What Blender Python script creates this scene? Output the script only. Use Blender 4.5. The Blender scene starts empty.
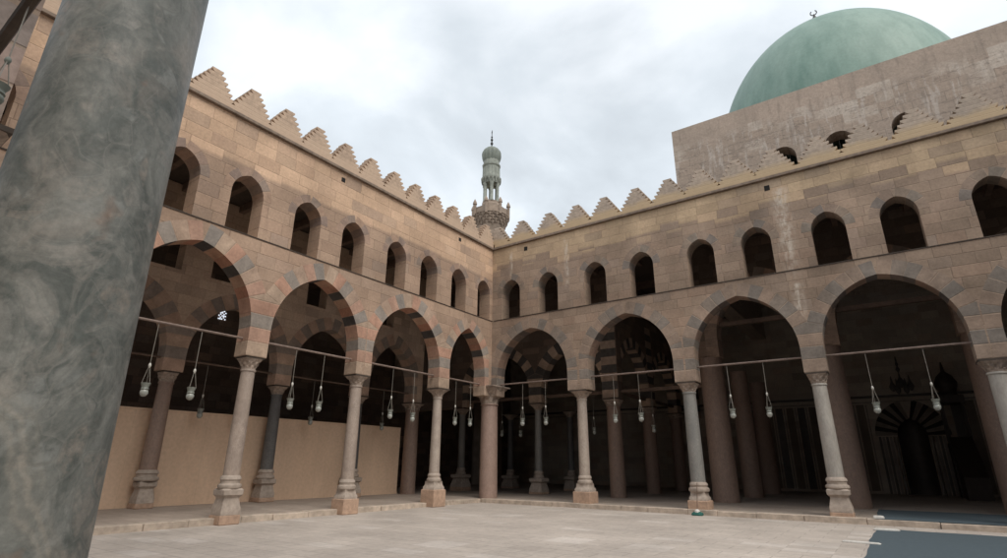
import bpy, bmesh, math, random
from mathutils import Vector, Matrix
from mathutils.geometry import delaunay_2d_cdt
random.seed(7)
PI = math.pi
S = bpy.context.scene
COL = S.collection
rad = math.radians

# ------------------------------------------------------------------ helpers
def link(o, parent=None):
    COL.objects.link(o)
    if parent is not None:
        o.parent = parent
    return o

def tag(o, label=None, cat=None, group=None, kind=None):
    if label: o['label'] = label
    if cat: o['category'] = cat
    if group: o['group'] = group
    if kind: o['kind'] = kind
    return o

def thing(name, loc, label, cat, group=None, rz=0):
    o = bpy.data.objects.new(name, None)
    o.empty_display_size = .2
    o.location = loc; o.rotation_euler = (0, 0, rz)
    link(o)
    return tag(o, label, cat, group, 'thing')

def obj(name, bm, mat, parent=None, smooth=False, merge=True, recalc=True):
    if merge: bmesh.ops.remove_doubles(bm, verts=bm.verts, dist=1e-5)
    if recalc: bmesh.ops.recalc_face_normals(bm, faces=bm.faces)
    me = bpy.data.meshes.new(name)
    bm.to_mesh(me); bm.free()
    for m in (mat if isinstance(mat, (list, tuple)) else [mat]): me.materials.append(m)
    if smooth:
        me.polygons.foreach_set('use_smooth', [True]*len(me.polygons))
        try: me.set_sharp_from_angle(angle=rad(38))
        except Exception: pass
    o = bpy.data.objects.new(name, me)
    return link(o, parent)

def struct(name, bm, mat):
    o = obj(name, bm, mat); o['kind'] = 'structure'; return o

def copy_tree(o, parent=None):
    c = o.copy(); COL.objects.link(c)
    c.parent = parent
    for ch in list(o.children): copy_tree(ch, c)
    return c

def box(bm, x0, x1, y0, y1, z0, z1, bev=0):
    vs = [bm.verts.new((x, y, z)) for x in (x0, x1) for y in (y0, y1) for z in (z0, z1)]
    q = [(0,1,3,2),(4,6,7,5),(0,4,5,1),(2,3,7,6),(0,2,6,4),(1,5,7,3)]
    fs = [bm.faces.new([vs[i] for i in f]) for f in q]
    if bev:
        es = list({e for f in fs for e in f.edges})
        bmesh.ops.bevel(bm, geom=es, offset=bev, segments=1, affect='EDGES')

def nbox(*a, bev=0):
    bm = bmesh.new(); box(bm, *a, bev=bev); return bm

def lathe(bm, prof, n=24, c=(0,0,0), rot=0, caps=True):
    rings = []
    for r, z in prof:
        rings.append([bm.verts.new((c[0]+r*math.cos(rot+2*PI*i/n), c[1]+r*math.sin(rot+2*PI*i/n), c[2]+z)) for i in range(n)])
    for a, b in zip(rings, rings[1:]):
        for i in range(n):
            bm.faces.new((a[i], a[(i+1)%n], b[(i+1)%n], b[i]))
    if caps:
        bm.faces.new(rings[0][::-1]); bm.faces.new(rings[-1])

def sqprof(bm, prof, c=(0,0,0), cx=0):
    """square-plan moulded solid, prof=[(half width, z)]"""
    rings = []
    for h, z in prof:
        k = h*.94
        pts = [(h,-k),(h,k),(k,h),(-k,h),(-h,k),(-h,-k),(-k,-h),(k,-h)]
        rings.append([bm.verts.new((c[0]+x, c[1]+y, c[2]+z)) for x, y in pts])
    n = 8
    for a, b in zip(rings, rings[1:]):
        for i in range(n): bm.faces.new((a[i], a[(i+1)%n], b[(i+1)%n], b[i]))
    bm.faces.new(rings[0][::-1]); bm.faces.new(rings[-1])

def tube(bm, p, q, r, n=6):
    p, q = Vector(p), Vector(q)
    d = (q-p).normalized()
    a = d.orthogonal().normalized(); b = d.cross(a)
    R = []
    for c in (p, q):
        R.append([bm.verts.new(c + a*r*math.cos(2*PI*i/n) + b*r*math.sin(2*PI*i/n)) for i in range(n)])
    for i in range(n): bm.faces.new((R[0][i], R[0][(i+1)%n], R[1][(i+1)%n], R[1][i]))
    bm.faces.new(R[0][::-1]); bm.faces.new(R[1])

def ntube(p, q, r, n=6):
    bm = bmesh.new(); tube(bm, p, q, r, n); return bm

# ------------------------------------------------------------------ node helpers
class NT:
    def __init__(s, name):
        s.m = bpy.data.materials.new(name); s.m.use_nodes = True
        s.t = s.m.node_tree; s.t.nodes.clear()
        s.out = s.n('ShaderNodeOutputMaterial')
        s.b = s.n('ShaderNodeBsdfPrincipled')
        s.l(s.b.outputs[0], s.out.inputs[0])
    def n(s, typ, **kw):
        nd = s.t.nodes.new(typ)
        for k, v in kw.items(): setattr(nd, k, v)
        return nd
    def l(s, a, b): s.t.links.new(a, b)
    def put(s, sock, v):
        if v is None: return
        if hasattr(v, 'is_output'): s.l(v, sock)
        elif isinstance(v, (tuple, list)) and len(v) == 3 and sock.type == 'RGBA': sock.default_value = (*v, 1)
        else: sock.default_value = v
    def math(s, op, a, b=None, c=None, clamp=False):
        nd = s.n('ShaderNodeMath', operation=op); nd.use_clamp = clamp
        for i, v in enumerate((a, b, c)):
            if v is not None: s.put(nd.inputs[i], v)
        return nd.outputs[0]
    def mix(s, f, a, b, mode='MIX'):
        nd = s.n('ShaderNodeMix', data_type='RGBA', blend_type=mode); nd.clamp_factor = True
        s.put(nd.inputs[0], f); s.put(nd.inputs[6], a); s.put(nd.inputs[7], b)
        return nd.outputs[2]
    def ramp(s, v, lo, hi, a=0., b=1.):
        nd = s.n('ShaderNodeMapRange'); nd.clamp = True
        s.put(nd.inputs[0], v); s.put(nd.inputs[1], lo); s.put(nd.inputs[2], hi); s.put(nd.inputs[3], a); s.put(nd.inputs[4], b)
        return nd.outputs[0]
    def noise(s, vec, scale, detail=4, rough=.55, dist=0, dim='3D'):
        nd = s.n('ShaderNodeTexNoise', noise_dimensions=dim)
        s.l(vec, nd.inputs['Vector'])
        nd.inputs['Scale'].default_value = scale; nd.inputs['Detail'].default_value = detail
        nd.inputs['Roughness'].default_value = rough; nd.inputs['Distortion'].default_value = dist
        return nd.outputs['Fac']
    def vmul(s, vec, sc):
        nd = s.n('ShaderNodeVectorMath', operation='MULTIPLY'); s.l(vec, nd.inputs[0]); nd.inputs[1].default_value = sc
        return nd.outputs[0]
    def obj(s): return s.n('ShaderNodeTexCoord').outputs['Object']
    def pos(s): return s.n('ShaderNodeNewGeometry').outputs['Position']
    def bump(s, h, strength=.4, dist=.02):
        nd = s.n('ShaderNodeBump'); nd.inputs['Strength'].default_value = strength; nd.inputs['Distance'].default_value = dist
        s.l(h, nd.inputs['Height']); s.l(nd.outputs[0], s.b.inputs['Normal'])
    def scale(s, col, f):
        nd = s.n('ShaderNodeVectorMath', operation='SCALE'); s.put(nd.inputs[0], col); s.put(nd.inputs[3], f); return nd.outputs[0]

def plain(name, col, rough=.7, var=.25, sc=6., metal=0, bump=.15):
    k = NT(name); p = k.pos()
    n = k.noise(p, sc, 5); n2 = k.noise(p, sc*.23, 3)
    f = k.math('MULTIPLY', k.ramp(n, .25, .75, 1-var, 1+var), k.ramp(n2, .3, .7, 1-var*.6, 1+var*.6))
    k.l(k.scale(tuple(col), f), k.b.inputs['Base Color'])
    k.b.inputs['Roughness'].default_value = rough; k.b.inputs['Metallic'].default_value = metal
    if bump: k.bump(n, bump, .01)
    return k.m

def masonry(name, low, top, zthr, bw=.86, bh=.43, streak=None, jitter=.9, dirt=.35):
    """courses of blocks (UV in metres) + voussoirs/quoins by a face colour (alpha 1, UV 0..1)"""
    k = NT(name)
    uv = k.n('ShaderNodeUVMap').outputs[0]
    sp = k.n('ShaderNodeSeparateXYZ'); k.l(uv, sp.inputs[0]); u, v = sp.outputs[0], sp.outputs[1]
    p = k.pos()
    at = k.n('ShaderNodeAttribute', attribute_name='Tint'); tint, kind = at.outputs['Color'], at.outputs['Alpha']
    # uneven courses: warp v a little so rows are not all one height
    row = k.math('FLOOR', k.math('DIVIDE', v, bh))
    wn0 = k.n('ShaderNodeTexWhiteNoise', noise_dimensions='1D'); k.l(row, wn0.inputs['W'])
    wrow = k.math('MULTIPLY_ADD', wn0.outputs[0], .55, .75)           # block length differs by course
    uu = k.math('DIVIDE', k.math('ADD', u, k.math('MULTIPLY', wn0.outputs[0], 7.3)), k.math('MULTIPLY', wrow, bw))
    # jitter joint positions by cell
    colm = k.math('FLOOR', uu)
    cv = k.n('ShaderNodeCombineXYZ'); k.l(colm, cv.inputs[0]); k.l(row, cv.inputs[1])
    wn = k.n('ShaderNodeTexWhiteNoise', noise_dimensions='2D'); k.l(cv.outputs[0], wn.inputs['Vector'])
    rnd = wn.outputs['Value']
    wc = k.n('ShaderNodeSeparateColor'); k.l(wn.outputs['Color'], wc.inputs[0])
    fu = k.math('FRACT', uu); fv = k.math('FRACT', k.math('DIVIDE', v, bh))
    eu = k.math('MULTIPLY', k.math('MINIMUM', fu, k.math('SUBTRACT', 1, fu)), bw)
    ev = k.math('MULTIPLY', k.math('MINIMUM', fv, k.math('SUBTRACT', 1, fv)), bh)
    wob = k.math('MULTIPLY', k.noise(p, 9, 3), .012)
    jd = k.math('SUBTRACT', k.math('MINIMUM', eu, ev), wob)
    jb = k.ramp(jd, -.002, .009, 1, 0)
    # colour of a block
    zz = k.math('ADD', v, k.math('MULTIPLY', k.math('SUBTRACT', rnd, .5), jitter))
    ft = k.ramp(zz, zthr-.06, zthr+.06)
    base = k.mix(ft, low, top)
    hue = k.mix(k.ramp(wc.outputs[0], .55, 1., 0, .30), base, (.42, .275, .20))
    hue = k.mix(k.ramp(wc.outputs[1], .72, 1., 0, .40), hue, (.255, .205, .175))
    hue = k.scale(hue, k.math('MULTIPLY_ADD', wc.outputs[2], .22, .89))
    # voussoir joint
    fu2 = k.math('MINIMUM', u, k.math('SUBTRACT', 1, u))
    jv = k.ramp(fu2, .02, .05, 1, 0)
    col = k.mix(kind, hue, k.scale(tint, k.ramp(k.noise(p, 3.1, 3), .3, .7, .85, 1.15)))
    j = k.math('ADD', k.math('MULTIPLY', jb, k.math('SUBTRACT', 1, kind)), k.math('MULTIPLY', jv, kind))
    jointcol = k.mix(kind, k.scale(base, .62), (.40, .30, .22))
    jn = k.ramp(k.noise(p, .9, 2), .38, .62, .3, 1.)
    col = k.mix(k.math('MULTIPLY', j, k.math('MULTIPLY', jn, .6)), col, jointcol)
    # weathering
    g = k.noise(p, 13, 6, .65); col = k.scale(col, k.ramp(g, .28, .72, .84, 1.14))
    g2 = k.noise(p, .55, 5, .6); col = k.scale(col, k.ramp(g2, .3, .7, 1-dirt*.6, 1+dirt*.35))
    sv = k.vmul(p, (2.6, 2.6, .22)); g3 = k.noise(sv, 1.3, 5, .6)
    col = k.mix(k.ramp(g3, .60, .78, 0, dirt), col, k.scale(col, .55))
    if streak:
        for (uc, w, zt, zb) in streak:
            du = k.math('ABSOLUTE', k.math('SUBTRACT', u, k.math('MULTIPLY_ADD', k.noise(sv, .8, 3), .3, uc-.15)))
            m = k.math('MULTIPLY', k.ramp(du, 0, w, 1, 0), k.math('MULTIPLY', k.ramp(v, zb, zb+1.2), k.ramp(v, zt-.1, zt, 1, 0)))
            m = k.math('MULTIPLY', m, k.ramp(k.noise(k.vmul(p, (4, 4, 1.6)), 1.6, 5, .7), .42, .62))
            col = k.mix(k.math('MULTIPLY', m, .9), col, (.60, .53, .45))
    k.l(col, k.b.inputs['Base Color']); k.b.inputs['Roughness'].default_value = .93
    k.b.inputs['Specular IOR Level'].default_value = .2
    h = k.math('SUBTRACT', k.math('MULTIPLY_ADD', g, .35, k.math('MULTIPLY', rnd, .35)), k.math('MULTIPLY', j, .8))
    k.bump(h, .55, .022)
    return k.m

def marble(name, c1, c2, c3, sc=2.2, rough=.55, dist=1.2, stretch=(1,1,.55)):
    k = NT(name); p = k.vmul(k.pos(), stretch)
    a = k.noise(p, sc, 7, .6, dist); b = k.noise(p, sc*3.7, 6, .6, dist*1.6); d = k.noise(p, sc*.5, 3, .5, .4)
    col = k.mix(k.ramp(a, .36, .66), c1, c2)
    vein = k.ramp(k.math('ABSOLUTE', k.math('SUBTRACT', b, .5)), 0, .05, 1, 0)
    col = k.mix(k.math('MULTIPLY', vein, k.ramp(d, .42, .62, 0, .55)), col, c3)
    col = k.scale(col, k.ramp(k.noise(p, 24, 5, .7), .3, .7, .86, 1.14))
    k.l(col, k.b.inputs['Base Color']); k.b.inputs['Roughness'].default_value = rough
    k.bump(k.noise(p, 18, 5), .18, .01)
    return k.m

# ------------------------------------------------------------------ materials
STONE_L = masonry('stone_left', (.375, .264, .192), (.575, .396, .272), 10.15, jitter=.14, dirt=.42, bw=.82, bh=.40)
STONE_R = masonry('stone_right', (.315, .232, .173), (.475, .35, .232), 10.62, jitter=.75, dirt=.55, bw=.74, bh=.365,
                  streak=[(12.98, .36, 11.3, 7.6), (13.0, .28, 7.6, 5.2), (1.1, .15, 11.4, 9.5), (4.1, .18, 11.4, 8.6)])
STONE_N = masonry('stone_near', (.40, .30, .25), (.42, .31, .24), 10.4)
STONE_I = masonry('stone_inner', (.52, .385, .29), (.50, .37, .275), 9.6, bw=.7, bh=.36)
STONE_J = masonry('stone_inner_shade', (.15, .112, .088), (.13, .098, .078), 9.6, bw=.7, bh=.36)  # darker copy of the inner stone; deep interior shade put into the colour
STONE_Q = masonry('prayer_wall_stone', (.42, .36, .30), (.40, .34, .285), 9.6, bw=.9, bh=.42)
STONE_D = masonry('stone_dome_chamber', (.285, .24, .20), (.30, .25, .21), 16.6, bw=.95, bh=.45, jitter=.2, dirt=.5)
CREST = None

def make_crest(name, c1, c2):
    k = NT(name); p = k.pos()
    sp = k.n('ShaderNodeSeparateXYZ'); k.l(p, sp.inputs[0])
    fr = k.math('FRACT', k.math('DIVIDE', k.math('SUBTRACT', sp.outputs[2], 11.97), .15))
    j = k.ramp(k.math('MINIMUM', fr, k.math('SUBTRACT', 1, fr)), .02, .09, 1, 0)
    n = k.noise(p, 8, 5); n2 = k.noise(p, .9, 3)
    col = k.scale(k.mix(k.ramp(n2, .35, .65), c1, c2), k.ramp(n, .3, .7, .8, 1.18))
    col = k.mix(k.ramp(k.math('MULTIPLY_ADD', n2, .5, sp.outputs[2]), 12.42, 12.6, .75, 0), col, k.mix(.5, c1, k.scale(c1, 1.1))) if name.endswith('left') else k.mix(k.ramp(k.math('MULTIPLY_ADD', n2, .6, sp.outputs[2]), 12.4, 12.6, .8, 0), col, (.48, .35, .21))
    col = k.mix(k.math('MULTIPLY', j, .15), col, k.scale(col, .5))
    k.l(col, k.b.inputs['Base Color']); k.b.inputs['Roughness'].default_value = .92
    k.bump(k.math('SUBTRACT', n, j), .4, .015); return k.m
CREST_L = make_crest('crest_left', (.47, .345, .25), (.39, .285, .21))
CREST_R = make_crest('crest_right', (.415, .33, .26), (.34, .275, .22))
CORN = plain('cornice_stone', (.20, .15, .115), .9, .3, 7)
PINK = plain('pink_plinth_stone', (.42, .285, .205), .85, .22, 9)
GREYB = plain('grey_base_stone', (.37, .305, .255), .8, .22, 10)
WOODD = plain('dark_timber', (.055, .04, .03), .8, .3, 8)
WOODB = plain('brown_timber', (.125, .082, .06), .8, .3, 8)
ROD = plain('rod_timber', (.20, .145, .12), .7, .25, 10)
BLACK = plain('hole_shade_black', (.01, .009, .008), .95, .1, 4, bump=0)  # near black standing in for the shade inside a hole
CREAM = marble('cream_marble_shaft', (.40, .33, .275), (.30, .245, .205), (.46, .40, .35), 2.0)
BUFF = marble('buff_marble_shaft', (.36, .285, .235), (.27, .215, .18), (.43, .36, .31), 2.4)
GREY = marble('grey_marble_shaft', (.235, .225, .205), (.18, .175, .165), (.33, .31, .28), 2.6)
WHITE = marble('pale_marble_shaft', (.42, .385, .34), (.33, .295, .26), (.28, .28, .26), 1.8, stretch=(1,1,.35))
RED = marble('red_granite_shaft', (.34, .235, .19), (.27, .185, .15), (.40, .29, .24), 7, dist=.4)
RED2 = marble('brown_granite_shaft', (.27, .185, .145), (.21, .145, .115), (.33, .24, .19), 8, dist=.4)
DGREY = marble('dark_grey_shaft', (.12, .115, .11), (.085, .08, .08), (.19, .18, .17), 3)
CAPST = plain('capital_stone', (.30, .235, .19), .88, .35, 16, bump=.6)
GREEN = None
def green_marble():
    k = NT('green_breccia_marble'); p = k.pos()
    w = k.n('ShaderNodeTexNoise'); k.l(p, w.inputs['Vector']); w.inputs['Scale'].default_value = 1.7; w.inputs['Detail'].default_value = 3
    off = k.n('ShaderNodeVectorMath', operation='MULTIPLY_ADD'); k.l(w.outputs['Color'], off.inputs[0])
    off.inputs[1].default_value = (.42, .42, .42); k.l(k.vmul(p, (1, 1, .8)), off.inputs[2]); q = off.outputs[0]
    a = k.noise(q, 4.2, 10, .70, .5); b = k.noise(q, 6.5, 7, .6, 1.4); d = k.noise(q, 1.3, 4, .5, .5)
    col = k.mix(k.ramp(a, .40, .60), (.098, .108, .10), (.215, .22, .203))
    sw = k.math('MULTIPLY', k.ramp(k.math('ABSOLUTE', k.math('SUBTRACT', b, .5)), 0, .075, 1, 0), k.ramp(d, .44, .62))
    col = k.mix(k.math('MULTIPLY', sw, .22), col, (.40, .37, .33))
    blot = k.ramp(k.noise(q, 2.3, 5, .55, 1.0), .56, .66)
    col = k.mix(k.math('MULTIPLY', blot, .55), col, (.31, .275, .24))
    vo = k.n('ShaderNodeTexVoronoi', feature='DISTANCE_TO_EDGE'); k.l(q, vo.inputs['Vector']); vo.inputs['Scale'].default_value = 13
    v2 = k.n('ShaderNodeTexVoronoi'); k.l(q, v2.inputs['Vector']); v2.inputs['Scale'].default_value = 13
    sc_ = k.n('ShaderNodeSeparateColor'); k.l(v2.outputs['Color'], sc_.inputs[0])
    cl = k.math('MULTIPLY', k.ramp(sc_.outputs[0], .62, .68), k.ramp(vo.outputs['Distance'], .03, .10))
    col = k.mix(k.math('MULTIPLY', k.math('MULTIPLY', cl, k.ramp(k.noise(p, 19, 5, .7), .40, .58)), .55), col, k.mix(sc_.outputs[1], (.31, .265, .225), (.27, .285, .275)))
    rim = k.math('MULTIPLY', k.ramp(vo.outputs['Distance'], .0, .07, 1, 0), k.ramp(sc_.outputs[2], .55, .8))
    col = k.mix(k.math('MULTIPLY', rim, .16), col, (.42, .40, .365))
    rs = k.ramp(k.noise(p, 6.5, 3), .64, .74); col = k.mix(k.math('MULTIPLY', rs, .5), col, (.22, .12, .075))
    dk = k.ramp(k.noise(q, 4.9, 5, .5, 2.0), .35, .44, 1, 0); col = k.mix(k.math('MULTIPLY', dk, .5), col, (.10, .115, .108))
    spx = k.n('ShaderNodeSeparateXYZ'); k.l(p, spx.inputs[0])
    bd = k.math('SUBTRACT', spx.outputs[2], k.math('MULTIPLY_ADD', k.math('SUBTRACT', spx.outputs[1], -19.74), -1.7, 1.66))
    bd = k.math('ADD', bd, k.math('MULTIPLY', k.math('SUBTRACT', k.noise(q, 2.6, 5), .5), .55))
    lines = k.ramp(k.math('SINE', k.math('MULTIPLY', bd, 95.)), -.6, .9, .35, 1.)
    bm_ = k.math('MULTIPLY', k.ramp(k.math('ABSOLUTE', bd), .03, .11, 1, 0), lines)
    col = k.mix(k.math('MULTIPLY', k.math('MULTIPLY', bm_, k.ramp(k.noise(p, 14, 6, .7), .35, .6, .25, 1)), .6), col, (.36, .325, .275))
    col = k.scale(col, k.ramp(k.noise(p, 45, 6, .75), .3, .7, .82, 1.18))
    k.l(col, k.b.inputs['Base Color']); k.b.inputs['Roughness'].default_value = .48
    k.b.inputs['Specular IOR Level'].default_value = .35
    k.bump(k.noise(p, 30, 5), .12, .006); return k.m
GREEN = green_marble()

def dome_mat():
    k = NT('green_dome_plaster'); p = k.pos()
    n = k.noise(k.vmul(p, (1.6, 1.6, .28)), 1.0, 6, .6); n2 = k.noise(p, .35, 4); n3 = k.noise(p, 9, 5)
    col = k.mix(k.ramp(n, .38, .62), (.122, .205, .170), (.180, .268, .226))
    col = k.mix(k.ramp(n2, .45, .7, 0, .5), col, (.205, .28, .24))
    col = k.scale(col, k.ramp(n3, .3, .7, .92, 1.08))
    k.l(col, k.b.inputs['Base Color']); k.b.inputs['Roughness'].default_value = .55
    k.b.inputs['Specular IOR Level'].default_value = .4
    k.bump(n2, .12, .05); return k.m
DOME = dome_mat()

def chamber_mat():
    """plaster over stone, with white lime runs and bare patches (UV in metres)"""
    k = NT('weathered_chamber_plaster'); uv = k.n('ShaderNodeUVMap').outputs[0]; p = k.pos()
    sp = k.n('ShaderNodeSeparateXYZ'); k.l(uv, sp.inputs[0]); u, v = sp.outputs[0], sp.outputs[1]
    br = k.n('ShaderNodeTexBrick'); k.l(uv, br.inputs['Vector']); br.inputs['Scale'].default_value = 1
    br.inputs['Brick Width'].default_value = 1.05; br.inputs['Row Height'].default_value = .46; br.inputs['Mortar Size'].default_value = .012
    br.inputs['Color1'].default_value = (.35, .27, .21, 1); br.inputs['Color2'].default_value = (.29, .23, .185, 1); br.inputs['Mortar'].default_value = (.15, .125, .10, 1)
    pl = k.mix(k.ramp(k.noise(p, .8, 5), .35, .65), (.40, .315, .255), (.33, .265, .215))
    edge = k.math('MULTIPLY_ADD', k.noise(p, .8, 4), 1.5, 15.75)
    plast = k.ramp(k.math('SUBTRACT', v, edge), -.05, .05)
    col = k.mix(k.math('MAXIMUM', plast, .45), br.outputs['Color'], pl)
    g3 = k.noise(k.vmul(p, (3.0, 3.0, .55)), 1.0, 7, .68)
    band = k.math('MULTIPLY', k.ramp(v, 13.6, 15.2), k.ramp(v, 16.4, 17.0, 1, 0))
    col = k.mix(k.math('MULTIPLY', k.math('MULTIPLY', k.ramp(g3, .52, .60), band), .6), col, (.50, .44, .39))
    cell = k.n('ShaderNodeVectorMath', operation='FLOOR'); k.l(k.vmul(uv, (1/.62, 1/.5, 1)), cell.inputs[0])
    wn = k.n('ShaderNodeTexWhiteNoise', noise_dimensions='2D'); k.l(cell.outputs[0], wn.inputs['Vector'])
    b2 = k.math('MULTIPLY', k.ramp(v, 15.4, 15.6), k.ramp(v, 16.95, 17.0, 1, 0))
    b2 = k.math('MULTIPLY', b2, k.ramp(k.noise(p, .55, 3), .45, .6))
    col = k.mix(k.math('MULTIPLY', k.math('MULTIPLY', k.ramp(wn.outputs['Value'], .42, .48), b2), .75), col, (.50, .43, .365))
    ck = k.math('ABSOLUTE', k.math('SUBTRACT', k.noise(k.vmul(p, (.5, .5, 2.4)), 1.1, 5, .6), .5))
    col = k.mix(k.math('MULTIPLY', k.ramp(ck, 0, .012, 1, 0), k.ramp(v, 16.6, 16.9, .6, 0)), col, (.10, .08, .07))
    g4 = k.noise(k.vmul(p, (2.5, 2.5, .30)), 1.7, 6, .65)
    col = k.mix(k.ramp(g4, .54, .70, 0, .55), col, (.19, .155, .13))
    col = k.scale(col, k.ramp(k.noise(p, 12, 6, .65), .3, .7, .85, 1.15))
    k.l(col, k.b.inputs['Base Color']); k.b.inputs['Roughness'].default_value = .93
    k.bump(k.noise(p, 5, 6), .4, .03); return k.m
CHAMB = chamber_mat()

def floor_mat(name, c1, c2, c3, bw, bh, mortar=.012, along_y=False):
    k = NT(name); p = k.pos()
    mp = k.n('ShaderNodeMapping'); k.l(p, mp.inputs[0])
    if along_y: mp.inputs['Rotation'].default_value = (0, 0, PI/2)
    br = k.n('ShaderNodeTexBrick'); k.l(mp.outputs[0], br.inputs['Vector']); br.inputs['Scale'].default_value = 1
    br.inputs['Brick Width'].default_value = bw; br.inputs['Row Height'].default_value = bh; br.inputs['Mortar Size'].default_value = mortar
    br.inputs['Bias'].default_value = -.1
    br.inputs['Color1'].default_value = (*c1, 1); br.inputs['Color2'].default_value = (*c2, 1); br.inputs['Mortar'].default_value = (*[x*.78 for x in c2], 1)
    cell = k.n('ShaderNodeVectorMath', operation='FLOOR'); k.l(k.vmul(p, (1/bw, 1/bh, 0)), cell.inputs[0])
    wn = k.n('ShaderNodeTexWhiteNoise', noise_dimensions='2D'); k.l(cell.outputs[0], wn.inputs['Vector'])
    col = k.mix(k.ramp(wn.outputs['Value'], .86, .93, 0, .45), br.outputs['Color'], c3)
    col = k.scale(col, k.ramp(k.noise(p, .45, 6, .65), .3, .7, .80, 1.12))
    col = k.scale(col, k.ramp(k.noise(p, 7, 6, .65), .3, .7, .88, 1.1))
    cr_ = k.math('ABSOLUTE', k.math('SUBTRACT', k.noise(p, .8, 6, .6, .6), .5))
    col = k.mix(k.math('MULTIPLY', k.ramp(cr_, 0, .006, 1, 0), .35), col, k.scale(col, .6))
    col = k.mix(k.ramp(k.noise(p, 1.7, 6, .7), .58, .72, 0, .3), col, k.scale(col, .68))
    k.l(col, k.b.inputs['Base Color']); k.b.inputs['Roughness'].default_value = .72
    k.bump(k.math('SUBTRACT', k.noise(p, 9, 5), br.outputs['Fac']), .25, .01); return k.m
PAVE = floor_mat('courtyard_paving', (.48, .42, .37), (.435, .378, .333), (.60, .545, .50), .9, .45)
PORT = floor_mat('portico_paving', (.38, .31, .26), (.33, .27, .225), (.42, .36, .31), 1.0, .5)
EDGE = plain('platform_edge_stone', (.45, .37, .30), .85, .3, 5)
GRND = plain('desert_ground', (.32, .27, .21), .95, .2, .5)
HOARD = None
def hoard_mat():
    k = NT('beige_screen_board'); p = k.pos()
    sp = k.n('ShaderNodeSeparateXYZ'); k.l(p, sp.inputs[0])
    fr = k.math('FRACT', k.math('DIVIDE', sp.outputs[1], 2.44)); seam = k.ramp(k.math('MINIMUM', fr, k.math('SUBTRACT', 1, fr)), .001, .004, 1, 0)
    col = k.mix(k.ramp(k.noise(k.vmul(p, (1, 1.3, .35)), 1.2, 5), .35, .65), (.68, .49, .35), (.64, .455, .32))
    col = k.mix(k.math('MULTIPLY', seam, .2), col, (.2, .14, .1))
    col = k.scale(col, k.math('MULTIPLY', k.ramp(k.noise(p, 9, 5), .3, .7, .92, 1.07), k.ramp(k.noise(k.vmul(p, (1, 1.2, .6)), .7, 4), .35, .65, .93, 1.05)))
    k.l(col, k.b.inputs['Base Color']); k.b.inputs['Roughness'].default_value = .75; return k.m
HOARD = hoard_mat()
CARPET = plain('blue_grey_carpet', (.062, .085, .10), .95, .12, 40)
GLASS = NT('white_lamp_glass'); GLASS.b.inputs['Base Color'].default_value = (.38, .39, .355, 1); GLASS.b.inputs['Roughness'].default_value = .25
GLASS.b.inputs['Transmission Weight'].default_value = .15; GLASS = GLASS.m
COLLAR = plain('lamp_collar_glass', (.20, .21, .185), .3, .2, 25, bump=0)
METAL = plain('lamp_metal', (.22, .20, .17), .5, .2, 20, bump=0)
BEAD = plain('lamp_bead', (.55, .53, .48), .4, .1, 20, bump=0)
MINST = plain('minaret_brown_stone', (.27, .21, .165), .9, .3, 2.5)
MINGR = plain('minaret_green_grey_stone', (.25, .265, .232), .8, .3, 3)
MINBU = plain('minaret_bulb_green', (.165, .185, .16), .7, .25, 3)
IRON = plain('dark_iron', (.03, .03, .03), .5, .1, 9, bump=0)
MARBD = plain('dark_marble_panel', (.055, .045, .038), .5, .3, 3)
MARBL = plain('pale_marble_panel', (.17, .145, .12), .5, .3, 3)
WOODM = plain('pulpit_dark_wood', (.03, .02, .015), .6, .3, 6)
QWALL = plain('qibla_wall_plaster', (.15, .12, .095), .9, .2, 1.5)

# ------------------------------------------------------------------ arcade wall builder
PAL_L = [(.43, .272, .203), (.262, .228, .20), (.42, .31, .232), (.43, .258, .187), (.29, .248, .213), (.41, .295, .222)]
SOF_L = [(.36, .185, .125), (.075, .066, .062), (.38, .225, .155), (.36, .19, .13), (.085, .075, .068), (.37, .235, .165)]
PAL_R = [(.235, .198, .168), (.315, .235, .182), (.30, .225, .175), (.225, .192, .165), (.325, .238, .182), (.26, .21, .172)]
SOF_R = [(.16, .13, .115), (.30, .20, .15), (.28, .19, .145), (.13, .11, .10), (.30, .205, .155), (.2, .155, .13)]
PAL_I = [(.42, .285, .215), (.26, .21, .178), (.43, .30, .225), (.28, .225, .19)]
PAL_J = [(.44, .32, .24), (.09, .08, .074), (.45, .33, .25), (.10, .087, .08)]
SOF = {}

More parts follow.
